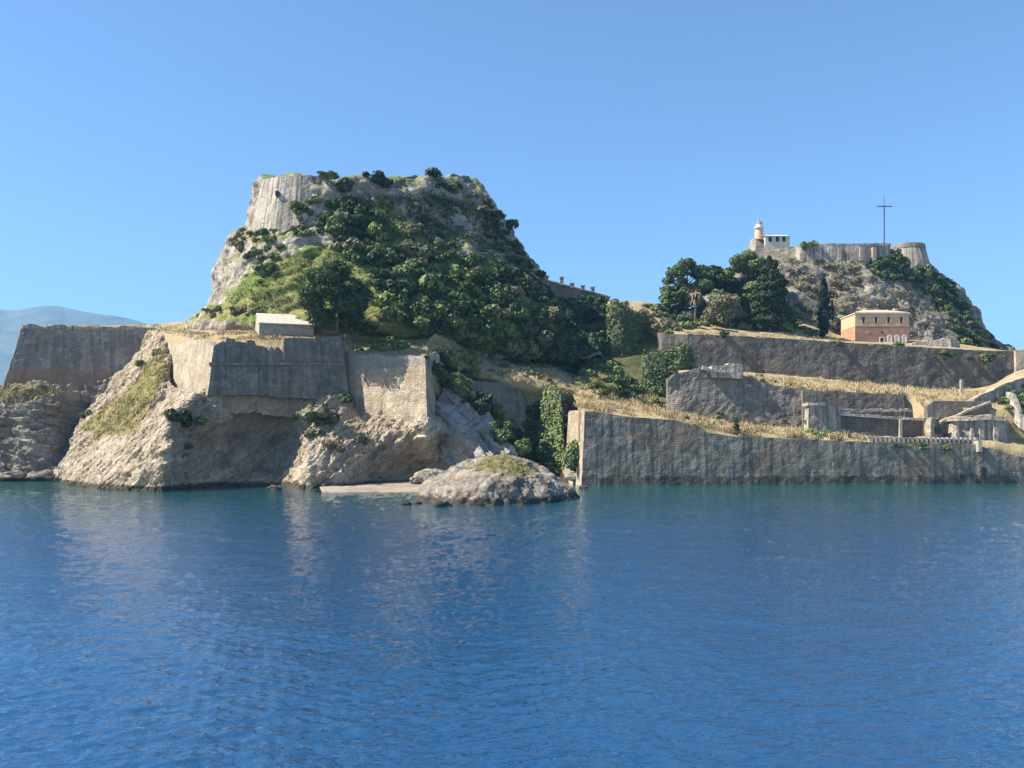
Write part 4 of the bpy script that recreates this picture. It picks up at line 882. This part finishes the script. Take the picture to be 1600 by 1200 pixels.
def tree(name, label, px, py, Y, hpx, wpx, kind, leaf, seed, cat='tree', group=None, trunk=.18, per=170, size=.42, pads=26):
    b_ = P(px, py, Y); u = Y/F; Hh = hpx*u; Wd = wpx*u; r_ = np.random.default_rng(seed)
    t = thing(name, b_, label, cat, group); cl = []; tb = MB(); tr = max(.16, Hh*.022)
    if kind == 'pine':                                         # layered flat crowns on a branching trunk
        n = 14
        for i in range(n):
            q = (i+.5)/n; z = Hh*(trunk+(.93-trunk)*q); reach = Wd*.5*(1.0-.62*q**1.6)*(.55+.45*min(1, q*4+.3))
            for j in range(2 if q < .85 else 1):
                a_ = r_.uniform(0, 6.28) if j == 0 else a_+math.pi+r_.uniform(-.7, .7); e = reach*r_.uniform(.45, .78)
                s_ = Wd*r_.uniform(.11, .20); c = (math.cos(a_)*e, math.sin(a_)*e, z+r_.uniform(-.03, .05)*Hh)
                cl.append((c, (s_, s_, s_*.36))); tb.tube(b_+np.array([0, 0, z*.8]), b_+np.array(c), tr*.4, tr*.12, 5)
    elif kind == 'umbrella':
        for i in range(12):
            a_ = r_.uniform(0, 6.28); e = Wd*.5*math.sqrt(r_.uniform(0, .6)); z = Hh*r_.uniform(.62, .92)-e*.12
            s_ = Wd*r_.uniform(.15, .23); c = (math.cos(a_)*e, math.sin(a_)*e, z); cl.append((c, (s_, s_, s_*.6)))
            tb.tube(b_+np.array([0, 0, Hh*.4]), b_+np.array(c), tr*.5, tr*.15, 5)
    elif kind == 'stone':                                      # ragged domed crown of many flat pads
        for i in range(pads):
            q = r_.uniform(0, 1); z = Hh*(trunk+.05+(.90-trunk)*q); a_ = r_.uniform(0, 6.28)
            e = Wd*.42*math.sqrt(max(.05, 1-(2*abs(q-.42))**2.2))*math.sqrt(r_.uniform(.15, 1)); s_ = Wd*r_.uniform(.11, .19)
            c = (math.cos(a_)*e, math.sin(a_)*e, z); cl.append((c, (s_, s_, s_*.62)))
            tb.tube(b_+np.array([0, 0, z*.75]), b_+np.array(c), tr*.4, tr*.12, 5)
    elif kind == 'round':
        for i in range(16):
            d_ = r_.normal(size=3); d_ /= np.linalg.norm(d_); s_ = Wd*r_.uniform(.16, .26); zc = Hh*(trunk+(1-trunk)*.52)
            c = d_*np.array([Wd*.32, Wd*.32, Hh*(1-trunk)*.33])*r_.uniform(.5, 1.0)+np.array([0, 0, zc]); cl.append((tuple(c), (s_, s_, s_*.85)))
            tb.tube(b_+np.array([0, 0, Hh*trunk*.8]), b_+c, tr*.45, tr*.12, 5)
    elif kind == 'cypress':
        n = 15
        for i in range(n):
            q = (i+.5)/n; z = Hh*(trunk+(1-trunk)*q); s_ = Wd*.5*(math.sin(math.pi*min(1, (q*.86+.14)))**.6)*r_.uniform(.85, 1.1)
            for j in range(2):
                a_ = r_.uniform(0, 6.28); cl.append(((math.cos(a_)*s_*.32, math.sin(a_)*s_*.32, z), (s_*.75, s_*.75, Hh*(1-trunk)/n*1.2)))
    tb.tube(b_+np.array([0, 0, -1.0]), b_+np.array([r_.normal(0, .15), 0, Hh*.45]), tr, tr*.7, 8); tb.tube(b_+np.array([0, 0, Hh*.42]), b_+np.array([0, 0, Hh*.85]), tr*.72, tr*.2, 7)
    v, f = clump_leaves(cl, per, size, seed, .35)
    obj('crown', v+b_, f, leaf, t); tb.build('trunk', M['bark'], t)
    return t

# big pine on the plateau
tree('pine_tree', 'large dark spreading pine beside the stone hut below the hill', 527, 512, 163, 101, 120, 'stone', M['leaf_pine'], 8, trunk=.08, per=170, size=.36, pads=46)
# trees on the upper terrace, right
tree('pine_tree', 'bright topped umbrella pine at the left end of the tree group', 1074, 498, 226, 92, 84, 'stone', M['leaf_mid'], 21, trunk=.28, per=120, size=.5)
tree('pine_tree', 'small light green pine low at the left edge of the tree group', 1045, 492, 224, 38, 36, 'stone', M['leaf_mid'], 22, trunk=.25, per=130, size=.45)
tree('pine_tree', 'dark pine in the middle of the tree group behind the palm', 1116, 505, 232, 92, 66, 'stone', M['leaf_pine'], 23, per=110, size=.5)
tree('pine_tree', 'tallest pine of the tree group below the lighthouse', 1164, 508, 234, 116, 84, 'stone', M['leaf_mid'], 24, trunk=.25, per=110, size=.5)
tree('pine_tree', 'dark pine behind the pale olive tree', 1142, 508, 236, 92, 60, 'stone', M['leaf_dark'], 25, per=110, size=.5)
tree('olive_tree', 'grey green rounded tree right of the palm', 1131, 517, 219, 66, 66, 'round', M['leaf_olive'], 26, trunk=.1, per=130, size=.45)
tree('cypress_tree', 'broad dark cypress at the right of the tree group', 1203, 524, 217, 120, 52, 'cypress', M['leaf_cypress'], 27, trunk=.12, per=190, size=.5)
tree('cypress_tree', 'shorter dark green cypress leaning on the broad cypress', 1186, 520, 218, 74, 34, 'cypress', M['leaf_pine'], 28, trunk=.1, per=190, size=.45)
tree('cypress_tree', 'slim tall cypress standing alone left of the red house', 1287, 527, 219, 96, 21, 'cypress', M['leaf_cypress'], 29, trunk=.03, per=260, size=.4)
tree('cypress_tree', 'short thin dark cypress beside the slim tall one', 1300, 500, 234, 30, 7, 'cypress', M['leaf_cypress'], 30, trunk=.03, per=400, size=.35)
tree('cypress_tree', 'tiny dark cypress on the edge of the sea wall terrace', 1151, 684, 163, 30, 10, 'cypress', M['leaf_cypress'], 31, trunk=.03, per=400, size=.25)
tree('cypress_tree', 'dark conical tree right of the broad cypress', 1232, 527, 222, 50, 24, 'cypress', M['leaf_dark'], 32, trunk=.05, per=200, size=.4)
tree('pine_tree', 'small dark pine filling the gap behind the palm', 1095, 508, 230, 72, 58, 'stone', M['leaf_dark'], 33, trunk=.1, per=120, size=.5)
tree('pine_tree', 'dark pine behind the broad cypress below the lighthouse', 1190, 510, 237, 108, 62, 'stone', M['leaf_dark'], 34, trunk=.15, per=120, size=.5)
tree('pine_tree', 'low bushy pine between the leftmost pines', 1058, 500, 228, 52, 46, 'stone', M['leaf_pine'], 35, trunk=.05, per=130, size=.45)
scatter([(1040, 485), (1230, 500), (1235, 518), (1090, 512), (1045, 502)], 22, ['dark', 'mid', 'olive'], 1.4, 2.6, ['terrace3', 'hillR'], 'dark bush under the tree group on the upper terrace', 'bushes under the tree group', 136, mind=7)
# palm
b_ = P(1086, 513, 213); pt = thing('palm_tree', b_, 'palm with a shaggy straw coloured crown on the terrace', 'palm')
mb = MB(); mb.tube(b_+np.array([0, 0, -.5]), b_+np.array([.2, 0, 9.0]), .30, .24, 10); mb.build('trunk', M['bark'], pt)
r_ = np.random.default_rng(9); V = []; Fc = []; top = b_+np.array([.2, 0, 9.2])
for i in range(150):
    a_ = r_.uniform(0, 6.28); e0 = r_.uniform(-1.1, 1.3); L = r_.uniform(1.8, 2.9); hd = np.array([math.cos(a_), math.sin(a_), 0]); side = np.array([-math.sin(a_), math.cos(a_), 0])*.16
    prev = None
    for k_ in range(6):
        s_ = k_/5; q = top+hd*L*math.cos(e0)*s_+np.array([0, 0, L*math.sin(e0)*s_-1.5*s_*s_]); w_ = 1.6*math.sin(math.pi*(.15+.8*s_))
        V += [q-side*w_, q+side*w_]
        if k_: n_ = len(V); Fc.append((n_-4, n_-3, n_-1, n_-2))
obj('crown', V, Fc, M['leaf_palm'], pt)
b2 = P(1141, 513, 217); mb = MB(); mb.tube(b2+np.array([0, 0, -.5]), b2+np.array([0, 0, 4.6]), .22, .16, 8); tag(mb.build('tree_stump', M['bark']), 'bare pale trunk standing in front of the olive tree', 'trunk')

# ivy walls
def ivy_wall(label, cols, leaf, seed, thick=4., dens=13, lift=.7, batter=.08):
    b_ = P(cols[0][0], cols[0][2], cols[0][3]); t = thing('ivy_wall', b_, label, 'ivy wall')
    v, f, uv = wall_mesh(cols, thick=thick, batter=batter, rough=.25, ragged=.5)
    obj('wall', v, f, M['wall_dark'], t, uv=uv)
    tr_ = []
    for q in f:
        if len(q) == 4: tr_.append(q)
    q = np.array(tr_); p0, p1, p2, p3 = (v[q[:, i]] for i in range(4)); n = np.cross(p2-p0, p3-p1); A_ = np.linalg.norm(n, axis=1)*.5; n = n/(2*A_[:, None]+1e-9)
    r_ = np.random.default_rng(seed); k_ = r_.choice(len(q), int(A_.sum()*dens), p=A_/A_.sum()); a_, c_ = r_.random(len(k_))[:, None], r_.random(len(k_))[:, None]
    pt_ = (p0[k_]*(1-a_)+p1[k_]*a_)*(1-c_)+(p3[k_]*(1-a_)+p2[k_]*a_)*c_; nn = n[k_]
    toc = np.sum(nn*(pt_-np.array([0, 0, H])), 1)[:, None]; nn = np.where((toc > 0) & (np.abs(nn[:, 2:3]) < .5), -nn, nn)
    bul = np.clip(.75+fbm(pt_, .35, 3)*1.5, .35, 1.8)[:, None]
    pt_ = pt_+nn*(lift*bul+r_.uniform(-.2, .25, (len(k_), 1)))
    v2, f2 = leaf_quads(pt_, nn+np.array([0, 0, .35]), .42, r_); obj('ivy', v2, f2, leaf, t)
    return t
ivy_wall('tall ivy covered wall block with a lit left edge behind the gully', [(945, 476, 600, 218), (949, 475, 600, 206), (975, 478, 602, 206), (1000, 488, 602, 210), (1022, 510, 602, 216)], M['leaf_mid'], 71)
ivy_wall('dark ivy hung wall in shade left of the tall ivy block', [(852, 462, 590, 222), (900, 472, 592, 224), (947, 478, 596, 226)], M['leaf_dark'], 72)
ivy_wall('ivy covered lower wall beside the rough grey terrace wall', [(1003, 556, 625, 192), (1030, 550, 625, 191), (1060, 552, 625, 191), (1066, 540, 625, 191), (1086, 541, 615, 194)], M['leaf_mid'], 73)
ivy_wall('bright green ivy covered wall facing the gully', [(840, 611, 740, 177), (846, 610, 740, 173.5), (886, 610, 740, 169.5), (892, 613, 740, 176)], M['leaf_mid'], 74, batter=.1, thick=2.)

# ---- shrubs and scrub
HL = ['hillL']
scatter([(505, 345), (550, 318), (590, 335), (612, 378), (660, 398), (705, 400), (750, 425), (800, 440), (850, 470), (860, 560), (820, 560), (740, 540), (660, 500), (600, 490), (590, 430), (540, 400)], 140, ['dark', 'dark', 'mid', 'olive', 'mid'], 1.1, 3.6, ['hillL', 'gully', 'plateau'], 'dark green shrub in the dense thicket on the front of the big hill', 'thicket on the big hill', 101, mind=8)
scatter([(755, 318), (790, 338), (815, 395), (852, 448), (866, 470), (830, 470), (790, 410), (752, 355)], 46, ['dark', 'dark', 'olive'], 1.2, 2.4, HL, 'dark shrub on the steep right rim of the big hill', 'shrubs on the right rim', 102, mind=7)
scatter([(355, 470), (385, 440), (440, 412), (500, 388), (560, 392), (590, 420), (530, 430), (470, 455), (400, 480)], 20, ['light'], .4, 1.0, HL, 'low bright green bush on the sunlit grass slope of the hill', 'bushes on the sunlit slope', 103, tall=.55, mind=9)
scatter([(600, 475), (660, 490), (740, 512), (830, 548), (855, 570), (760, 548), (690, 524), (640, 508), (600, 500)], 55, ['mid', 'light', 'olive', 'mid', 'dark'], .9, 2.6, ['hillL', 'gully', 'plateau'], 'mid green shrub along the foot of the thicket', 'shrubs at the thicket foot', 104, mind=8)
scatter([(300, 500), (330, 480), (400, 482), (400, 496), (340, 502)], 12, ['olive', 'dry', 'mid'], .7, 1.3, ['hillL', 'plateau'], 'small olive bush at the left foot of the big hill', 'bushes at the hill foot', 105)
scatter([(355, 385), (380, 362), (430, 358), (440, 380), (425, 440), (400, 430), (380, 410)], 26, ['mid', 'dark', 'olive'], .9, 1.9, HL, 'bush in the rock below the castle wall', 'bushes below the castle wall', 106, mind=7)
scatter([(450, 330), (480, 300), (500, 310), (500, 370), (460, 372)], 12, ['olive', 'mid', 'dark'], .8, 1.7, HL+['walls'], 'scrubby bush on the crag under the castle wall', 'bushes on the crag', 107, mind=8)
scatter([(455, 368), (500, 335), (522, 312), (530, 325), (505, 352), (465, 378)], 12, ['olive', 'mid', 'dark'], .8, 1.6, HL, 'bush along the broken foot of the castle wall', 'bushes at the castle wall foot', 109)
scatter([(620, 300), (740, 290), (765, 340), (790, 400), (760, 420), (700, 390), (640, 360), (610, 340)], 30, ['olive', 'dry', 'dark', 'olive'], .8, 1.8, HL, 'dry olive scrub bush on the dark upper crag', 'scrub on the upper crag', 108, mind=9)
for px, py, s, kd, lab in ((532, 300, 3.0, 'dark', 'round dark bush hanging at the right end of the castle wall'), (595, 288, 2.8, 'dark', 'dark bush in the middle of the hill top'), (572, 276, 1.4, 'dark', 'small bush on the hill top left of the middle bush'), (677, 276, 2.2, 'dark', 'rounded bush on the right part of the hill top'), (690, 292, 2.0, 'mid', 'green bush hanging below the right hill top'), (706, 300, 2.0, 'light', 'bright green ivy bush on the right crag'), (560, 330, 2.8, 'dark', 'large dark bush under the middle of the hill top'), (545, 285, 1.6, 'olive', 'olive bush beside the round dark bush')):
    one_shrub(px, py, HL+['walls'], kd, s, lab)
one_shrub(518, 274, HL+['walls'], 'mid', 2.2, 'wide low bush on the hill top above the castle wall', tall=.6, Y=191)
one_shrub(505, 274, HL+['walls'], 'olive', 1.6, 'flat olive bush on the castle wall top', tall=.5, Y=191)
scatter([(674, 560), (690, 552), (735, 560), (755, 600), (800, 660), (830, 715), (800, 712), (745, 640), (700, 612), (682, 600)], 44, ['mid', 'mid', 'dark'], 1.2, 2.6, ['gully', 'slab', 'plateau'], 'leafy green bush in the gully beside the slanting rock', 'bushes in the gully', 110, mind=8)
for px, py, h_, w_, Y, lab, sd_ in ((718, 640, 62, 56, 168, 'round green tree above the slanting rock beds', 81), (790, 700, 48, 34, 166, 'green tree at the head of the slanting rock', 82), (818, 716, 36, 32, 164, 'small green tree at the foot of the gully behind the islet', 83), (775, 672, 44, 34, 169, 'leafy tree in front of the shaded retaining wall', 84)):
    tree('broadleaf_tree', lab, px, py, Y, h_, w_, 'round', M['leaf_mid'], sd_, trunk=.08, per=230, size=.34)
one_shrub(896, 728, ['walls'], 'dark', 2.4, 'dark bush growing at the left corner of the sea wall', tall=1.5, Y=159.5)
one_shrub(893, 712, ['walls'], 'mid', 1.9, 'green bush above the dark bush at the sea wall corner', tall=1.3, Y=161)
scatter([(700, 545), (760, 560), (850, 590), (880, 600), (840, 600), (750, 580), (690, 570)], 22, ['olive', 'dry', 'mid'], .6, 1.3, ['gully'], 'low olive bush on the dry ledge above the gully', 'bushes on the dry ledge', 111, mind=8)
scatter([(862, 555), (945, 560), (1000, 600), (1050, 630), (1000, 632), (920, 605), (870, 590)], 28, ['dark', 'mid', 'light', 'mid'], .9, 2.2, ['gully', 'valley', 'terrace1'], 'dark bush on the slope below the tall ivy block', 'bushes below the ivy block', 112, mind=8)
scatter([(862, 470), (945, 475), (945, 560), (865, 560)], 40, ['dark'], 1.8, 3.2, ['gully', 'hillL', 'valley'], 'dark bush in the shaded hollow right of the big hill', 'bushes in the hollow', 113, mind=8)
for px, s_ in ((497, 1.7), (552, 2.0), (575, 1.8), (530, 1.4)):
    one_shrub(px, 511, ['plateau', 'hillL'], 'dark', s_, 'dark bush in the shade under the big pine', tall=.8, group='bushes under the big pine')
one_shrub(1400, 408, ['hillR', 'walls'], 'dark', 2.2, 'dark bush at the foot of the round bastion', seed=3)
one_shrub(858, 500, ['gully', 'hillL'], 'olive', 3.6, 'pale grey green round bush at the right foot of the hill', tall=1.3)
scatter([(555, 540), (600, 532), (645, 545), (640, 552), (560, 548)], 12, ['light', 'mid'], .7, 1.5, ['plateau', 'walls'], 'bright green bush on top of the cream bastion', 'bushes on the cream bastion', 114)
for px, py, s, kd, lab in ((268, 652, 2.2, 'dark', 'dark bush at the top corner of the pale promontory'), (286, 660, 2.4, 'dark', 'dark bush just right of the promontory corner'), (318, 660, 1.3, 'mid', 'green bush below the small pale buttress'), (292, 700, 1.0, 'olive', 'small olive bush low in the shaded cliff recess'), (505, 655, 3.8, 'olive', 'olive bush on the rock rib below the shaded bastion'), (540, 625, 1.8, 'dark', 'dark bush in the corner between the two bastions'), (565, 690, 2.0, 'olive', 'olive scrub on the grey rock left of the beach cliff'), (525, 700, 2.0, 'dry', 'brown scrub on the grey rock rib'), (490, 680, 1.8, 'olive', 'olive scrub on the side of the rock rib'), (220, 570, 1.4, 'mid', 'green bush on the outcrop beside the left bastion'), (135, 650, 1.3, 'mid', 'green bush at the foot of the grassy slope'), (245, 555, 1.6, 'mid', 'green bush at the top of the grassy slope')):
    one_shrub(px, py, ['cliffB', 'cliffA', 'walls'], kd, s, lab)
# right hill and terraces
scatter([(1352, 408), (1400, 395), (1440, 420), (1480, 440), (1520, 495), (1556, 545), (1500, 540), (1470, 480), (1440, 450), (1400, 440), (1360, 430)], 100, ['dark', 'olive', 'mid', 'dark'], 1.0, 2.5, ['hillR'], 'dark bush on the rocky right side of the citadel hill', 'bushes on the citadel hill', 121, mind=8)
scatter([(1235, 410), (1350, 410), (1340, 460), (1250, 470)], 14, ['olive', 'dry'], .9, 1.8, ['hillR'], 'olive scrub on the grey scarp below the citadel wall', 'scrub on the scarp', 122, mind=10)
scatter([(1235, 480), (1320, 480), (1320, 520), (1240, 518)], 18, ['olive', 'mid', 'light'], .9, 1.8, ['hillR', 'terrace3'], 'bush at the foot of the scarp around the slim cypress', 'bushes around the cypress', 123, mind=8)
for px, py, s, kd, lab in ((1378, 420, 3.2, 'dark', 'large dark bush under the citadel wall'), (1268, 386, 2.2, 'light', 'light green bush on top of the citadel wall'), (1255, 388, 1.7, 'light', 'small light bush at the left end of the citadel wall'), (1268, 525, 2.0, 'mid', 'rounded bush on the terrace left of the slim cypress'), (1132, 526, 1.5, 'dark', 'dark little bush on the edge of the upper terrace'), (1405, 540, 1.2, 'mid', 'small bush in front of the red house'), (1310, 540, 1.1, 'mid', 'small bush left of the red house'), (1165, 515, 1.8, 'olive', 'pale bush between the olive tree and the cypress')):
    one_shrub(px, py, ['hillR', 'terrace3', 'walls'], kd, s, lab)
scatter([(1000, 480), (1060, 485), (1090, 515), (1040, 522), (1000, 505)], 26, ['olive', 'mid', 'dry'], 1.0, 2.2, ['terrace3', 'hillR'], 'grey green bush at the left end of the upper terrace', 'bushes at the terrace end', 124, mind=7)
scatter([(1240, 660), (1350, 670), (1350, 688), (1240, 684)], 16, ['light', 'mid', 'olive'], .5, 1.1, ['terrace1'], 'low green bush by the foot of the squat tower', 'bushes by the tower', 125)
scatter([(1180, 585), (1260, 600), (1250, 610), (1175, 600)], 8, ['light', 'olive'], .5, 1.0, ['terrace2'], 'low bush in the dry grass on the middle terrace', 'bushes on the middle terrace', 126)
scatter([(1545, 615), (1600, 598), (1600, 640), (1570, 650)], 14, ['mid', 'dark'], .7, 1.4, ['terrace2', 'terrace1'], 'green bush beside the ramps at the right edge', 'bushes by the ramps', 127)
scatter([(1358, 692), (1480, 696), (1480, 704), (1365, 702)], 9, ['mid', 'dark'], .5, 1.0, ['walls'], 'hanging green plant below the toothed parapet', 'plants on the sea wall', 128)
scatter([(1440, 552), (1560, 555), (1560, 568), (1440, 562)], 12, ['mid', 'dark'], .6, 1.2, ['walls'], 'green plant hanging on the upper terrace wall', 'plants on the upper wall', 129)
scatter([(1030, 640), (1260, 655), (1260, 670), (1080, 662)], 14, ['mid', 'olive'], .5, 1.0, ['walls', 'terrace1'], 'small bush at the foot of the rough grey terrace wall', 'bushes under the rough wall', 130)
cover('scrub_cover', [([(505, 345), (560, 310), (660, 300), (740, 310), (810, 400), (860, 470), (945, 480), (945, 590), (850, 590), (740, 545), (600, 495), (590, 420), (530, 400)], 6500)], ['hillL', 'gully', 'plateau'], M['leaf_dark'], 131, .42)
scatter([(828, 640), (846, 640), (884, 700), (878, 748), (835, 745), (815, 700)], 26, ['dark'], 1.5, 2.8, ['gully'], 'dark bush in the shaded bottom of the gully', 'bushes in the gully bottom', 135, mind=7)
cover('scrub_cover', [([(345, 475), (380, 440), (450, 405), (520, 385), (590, 410), (600, 490), (480, 470), (400, 490)], 1000)], ['hillL', 'plateau'], M['leaf_light'], 132, .22, .15)
cover('scrub_cover', [([(1180, 405), (1440, 405), (1560, 545), (1420, 530), (1330, 480), (1240, 510)], 2200)], ['hillR'], M['leaf_olive'], 133, .42)
# dry grass
grass('dry_grass', [([(30, 514), (30, 506), (250, 508), (300, 512), (420, 505), (600, 525), (600, 532), (440, 530), (310, 532), (255, 518)], 4200), ([(560, 540), (660, 530), (690, 545), (668, 556), (560, 550)], 500)], ['plateau'], M['blade'], 141, .15, .5)
grass('dry_grass', [([(905, 640), (900, 615), (1060, 640), (1150, 662), (1250, 668), (1350, 684), (1350, 690), (1150, 680), (1058, 656)], 5200), ([(1420, 605), (1544, 612), (1544, 628), (1440, 635)], 1300)], ['terrace1', 'terrace2'], M['blade'], 142, .25, .85)
grass('dry_grass', [([(1165, 588), (1260, 592), (1416, 606), (1416, 616), (1260, 610), (1165, 600)], 3000)], ['terrace2'], M['blade'], 143, .35, 1.1)
grass('dry_grass', [([(1050, 518), (1240, 522), (1330, 532), (1330, 536), (1240, 530), (1075, 524)], 1200)], ['terrace3'], M['blade'], 144, .2, .5)
grass('dry_grass', [([(660, 525), (760, 560), (860, 588), (905, 606), (890, 615), (840, 603), (750, 585), (680, 560)], 4200), ([(950, 570), (1060, 635), (1000, 632), (900, 608), (900, 590)], 1600)], ['gully', 'plateau', 'terrace1', 'valley'], M['blade'], 145, .2, .65)
grass('green_grass', [([(130, 655), (150, 640), (200, 605), (240, 555), (260, 545), (258, 590), (240, 640), (205, 672), (150, 685)], 1000)], ['cliffB', 'cliffA'], M['blade_green'], 146, .15, .5)
grass('dry_grass', [([(130, 655), (150, 640), (200, 605), (240, 555), (260, 545), (258, 590), (240, 640), (205, 672), (150, 685)], 1000), ([(0, 600), (60, 600), (110, 610), (60, 622), (0, 625)], 350)], ['cliffB', 'cliffA'], M['blade'], 148, .15, .5)
grass('green_grass', [([(350, 475), (385, 440), (440, 408), (500, 384), (560, 390), (590, 420), (530, 440), (490, 480), (400, 490)], 2600)], ['hillL'], M['blade_green'], 149, .15, .45)
grass('dry_grass', [([(720, 735), (745, 716), (790, 713), (820, 728), (830, 745), (800, 740), (760, 730)], 160)], ['islet'], M['blade_green'], 147, .1, .2, .08)

build_shrubs()
# ------------------------------------------------------------------ the summer haze over the sea
mb = MB(); mb.box(-14500, 9600, -600, 9600, -1.6, 1000)
hz = mb.build('haze', None) if False else None
hm = bpy.data.materials.new('haze'); hm.use_nodes = True; hn = hm.node_tree.nodes; hn.remove(hn['Principled BSDF'])
pv = hn.new('ShaderNodeVolumePrincipled'); pv.inputs['Color'].default_value = (.25, .58, 1, 1); pv.inputs['Density'].default_value = 1.25e-4; pv.inputs['Anisotropy'].default_value = 0.0
hm.node_tree.links.new(pv.outputs[0], hn['Material Output'].inputs['Volume'])
hz = mb.build('haze', hm); hz['kind'] = 'stuff'
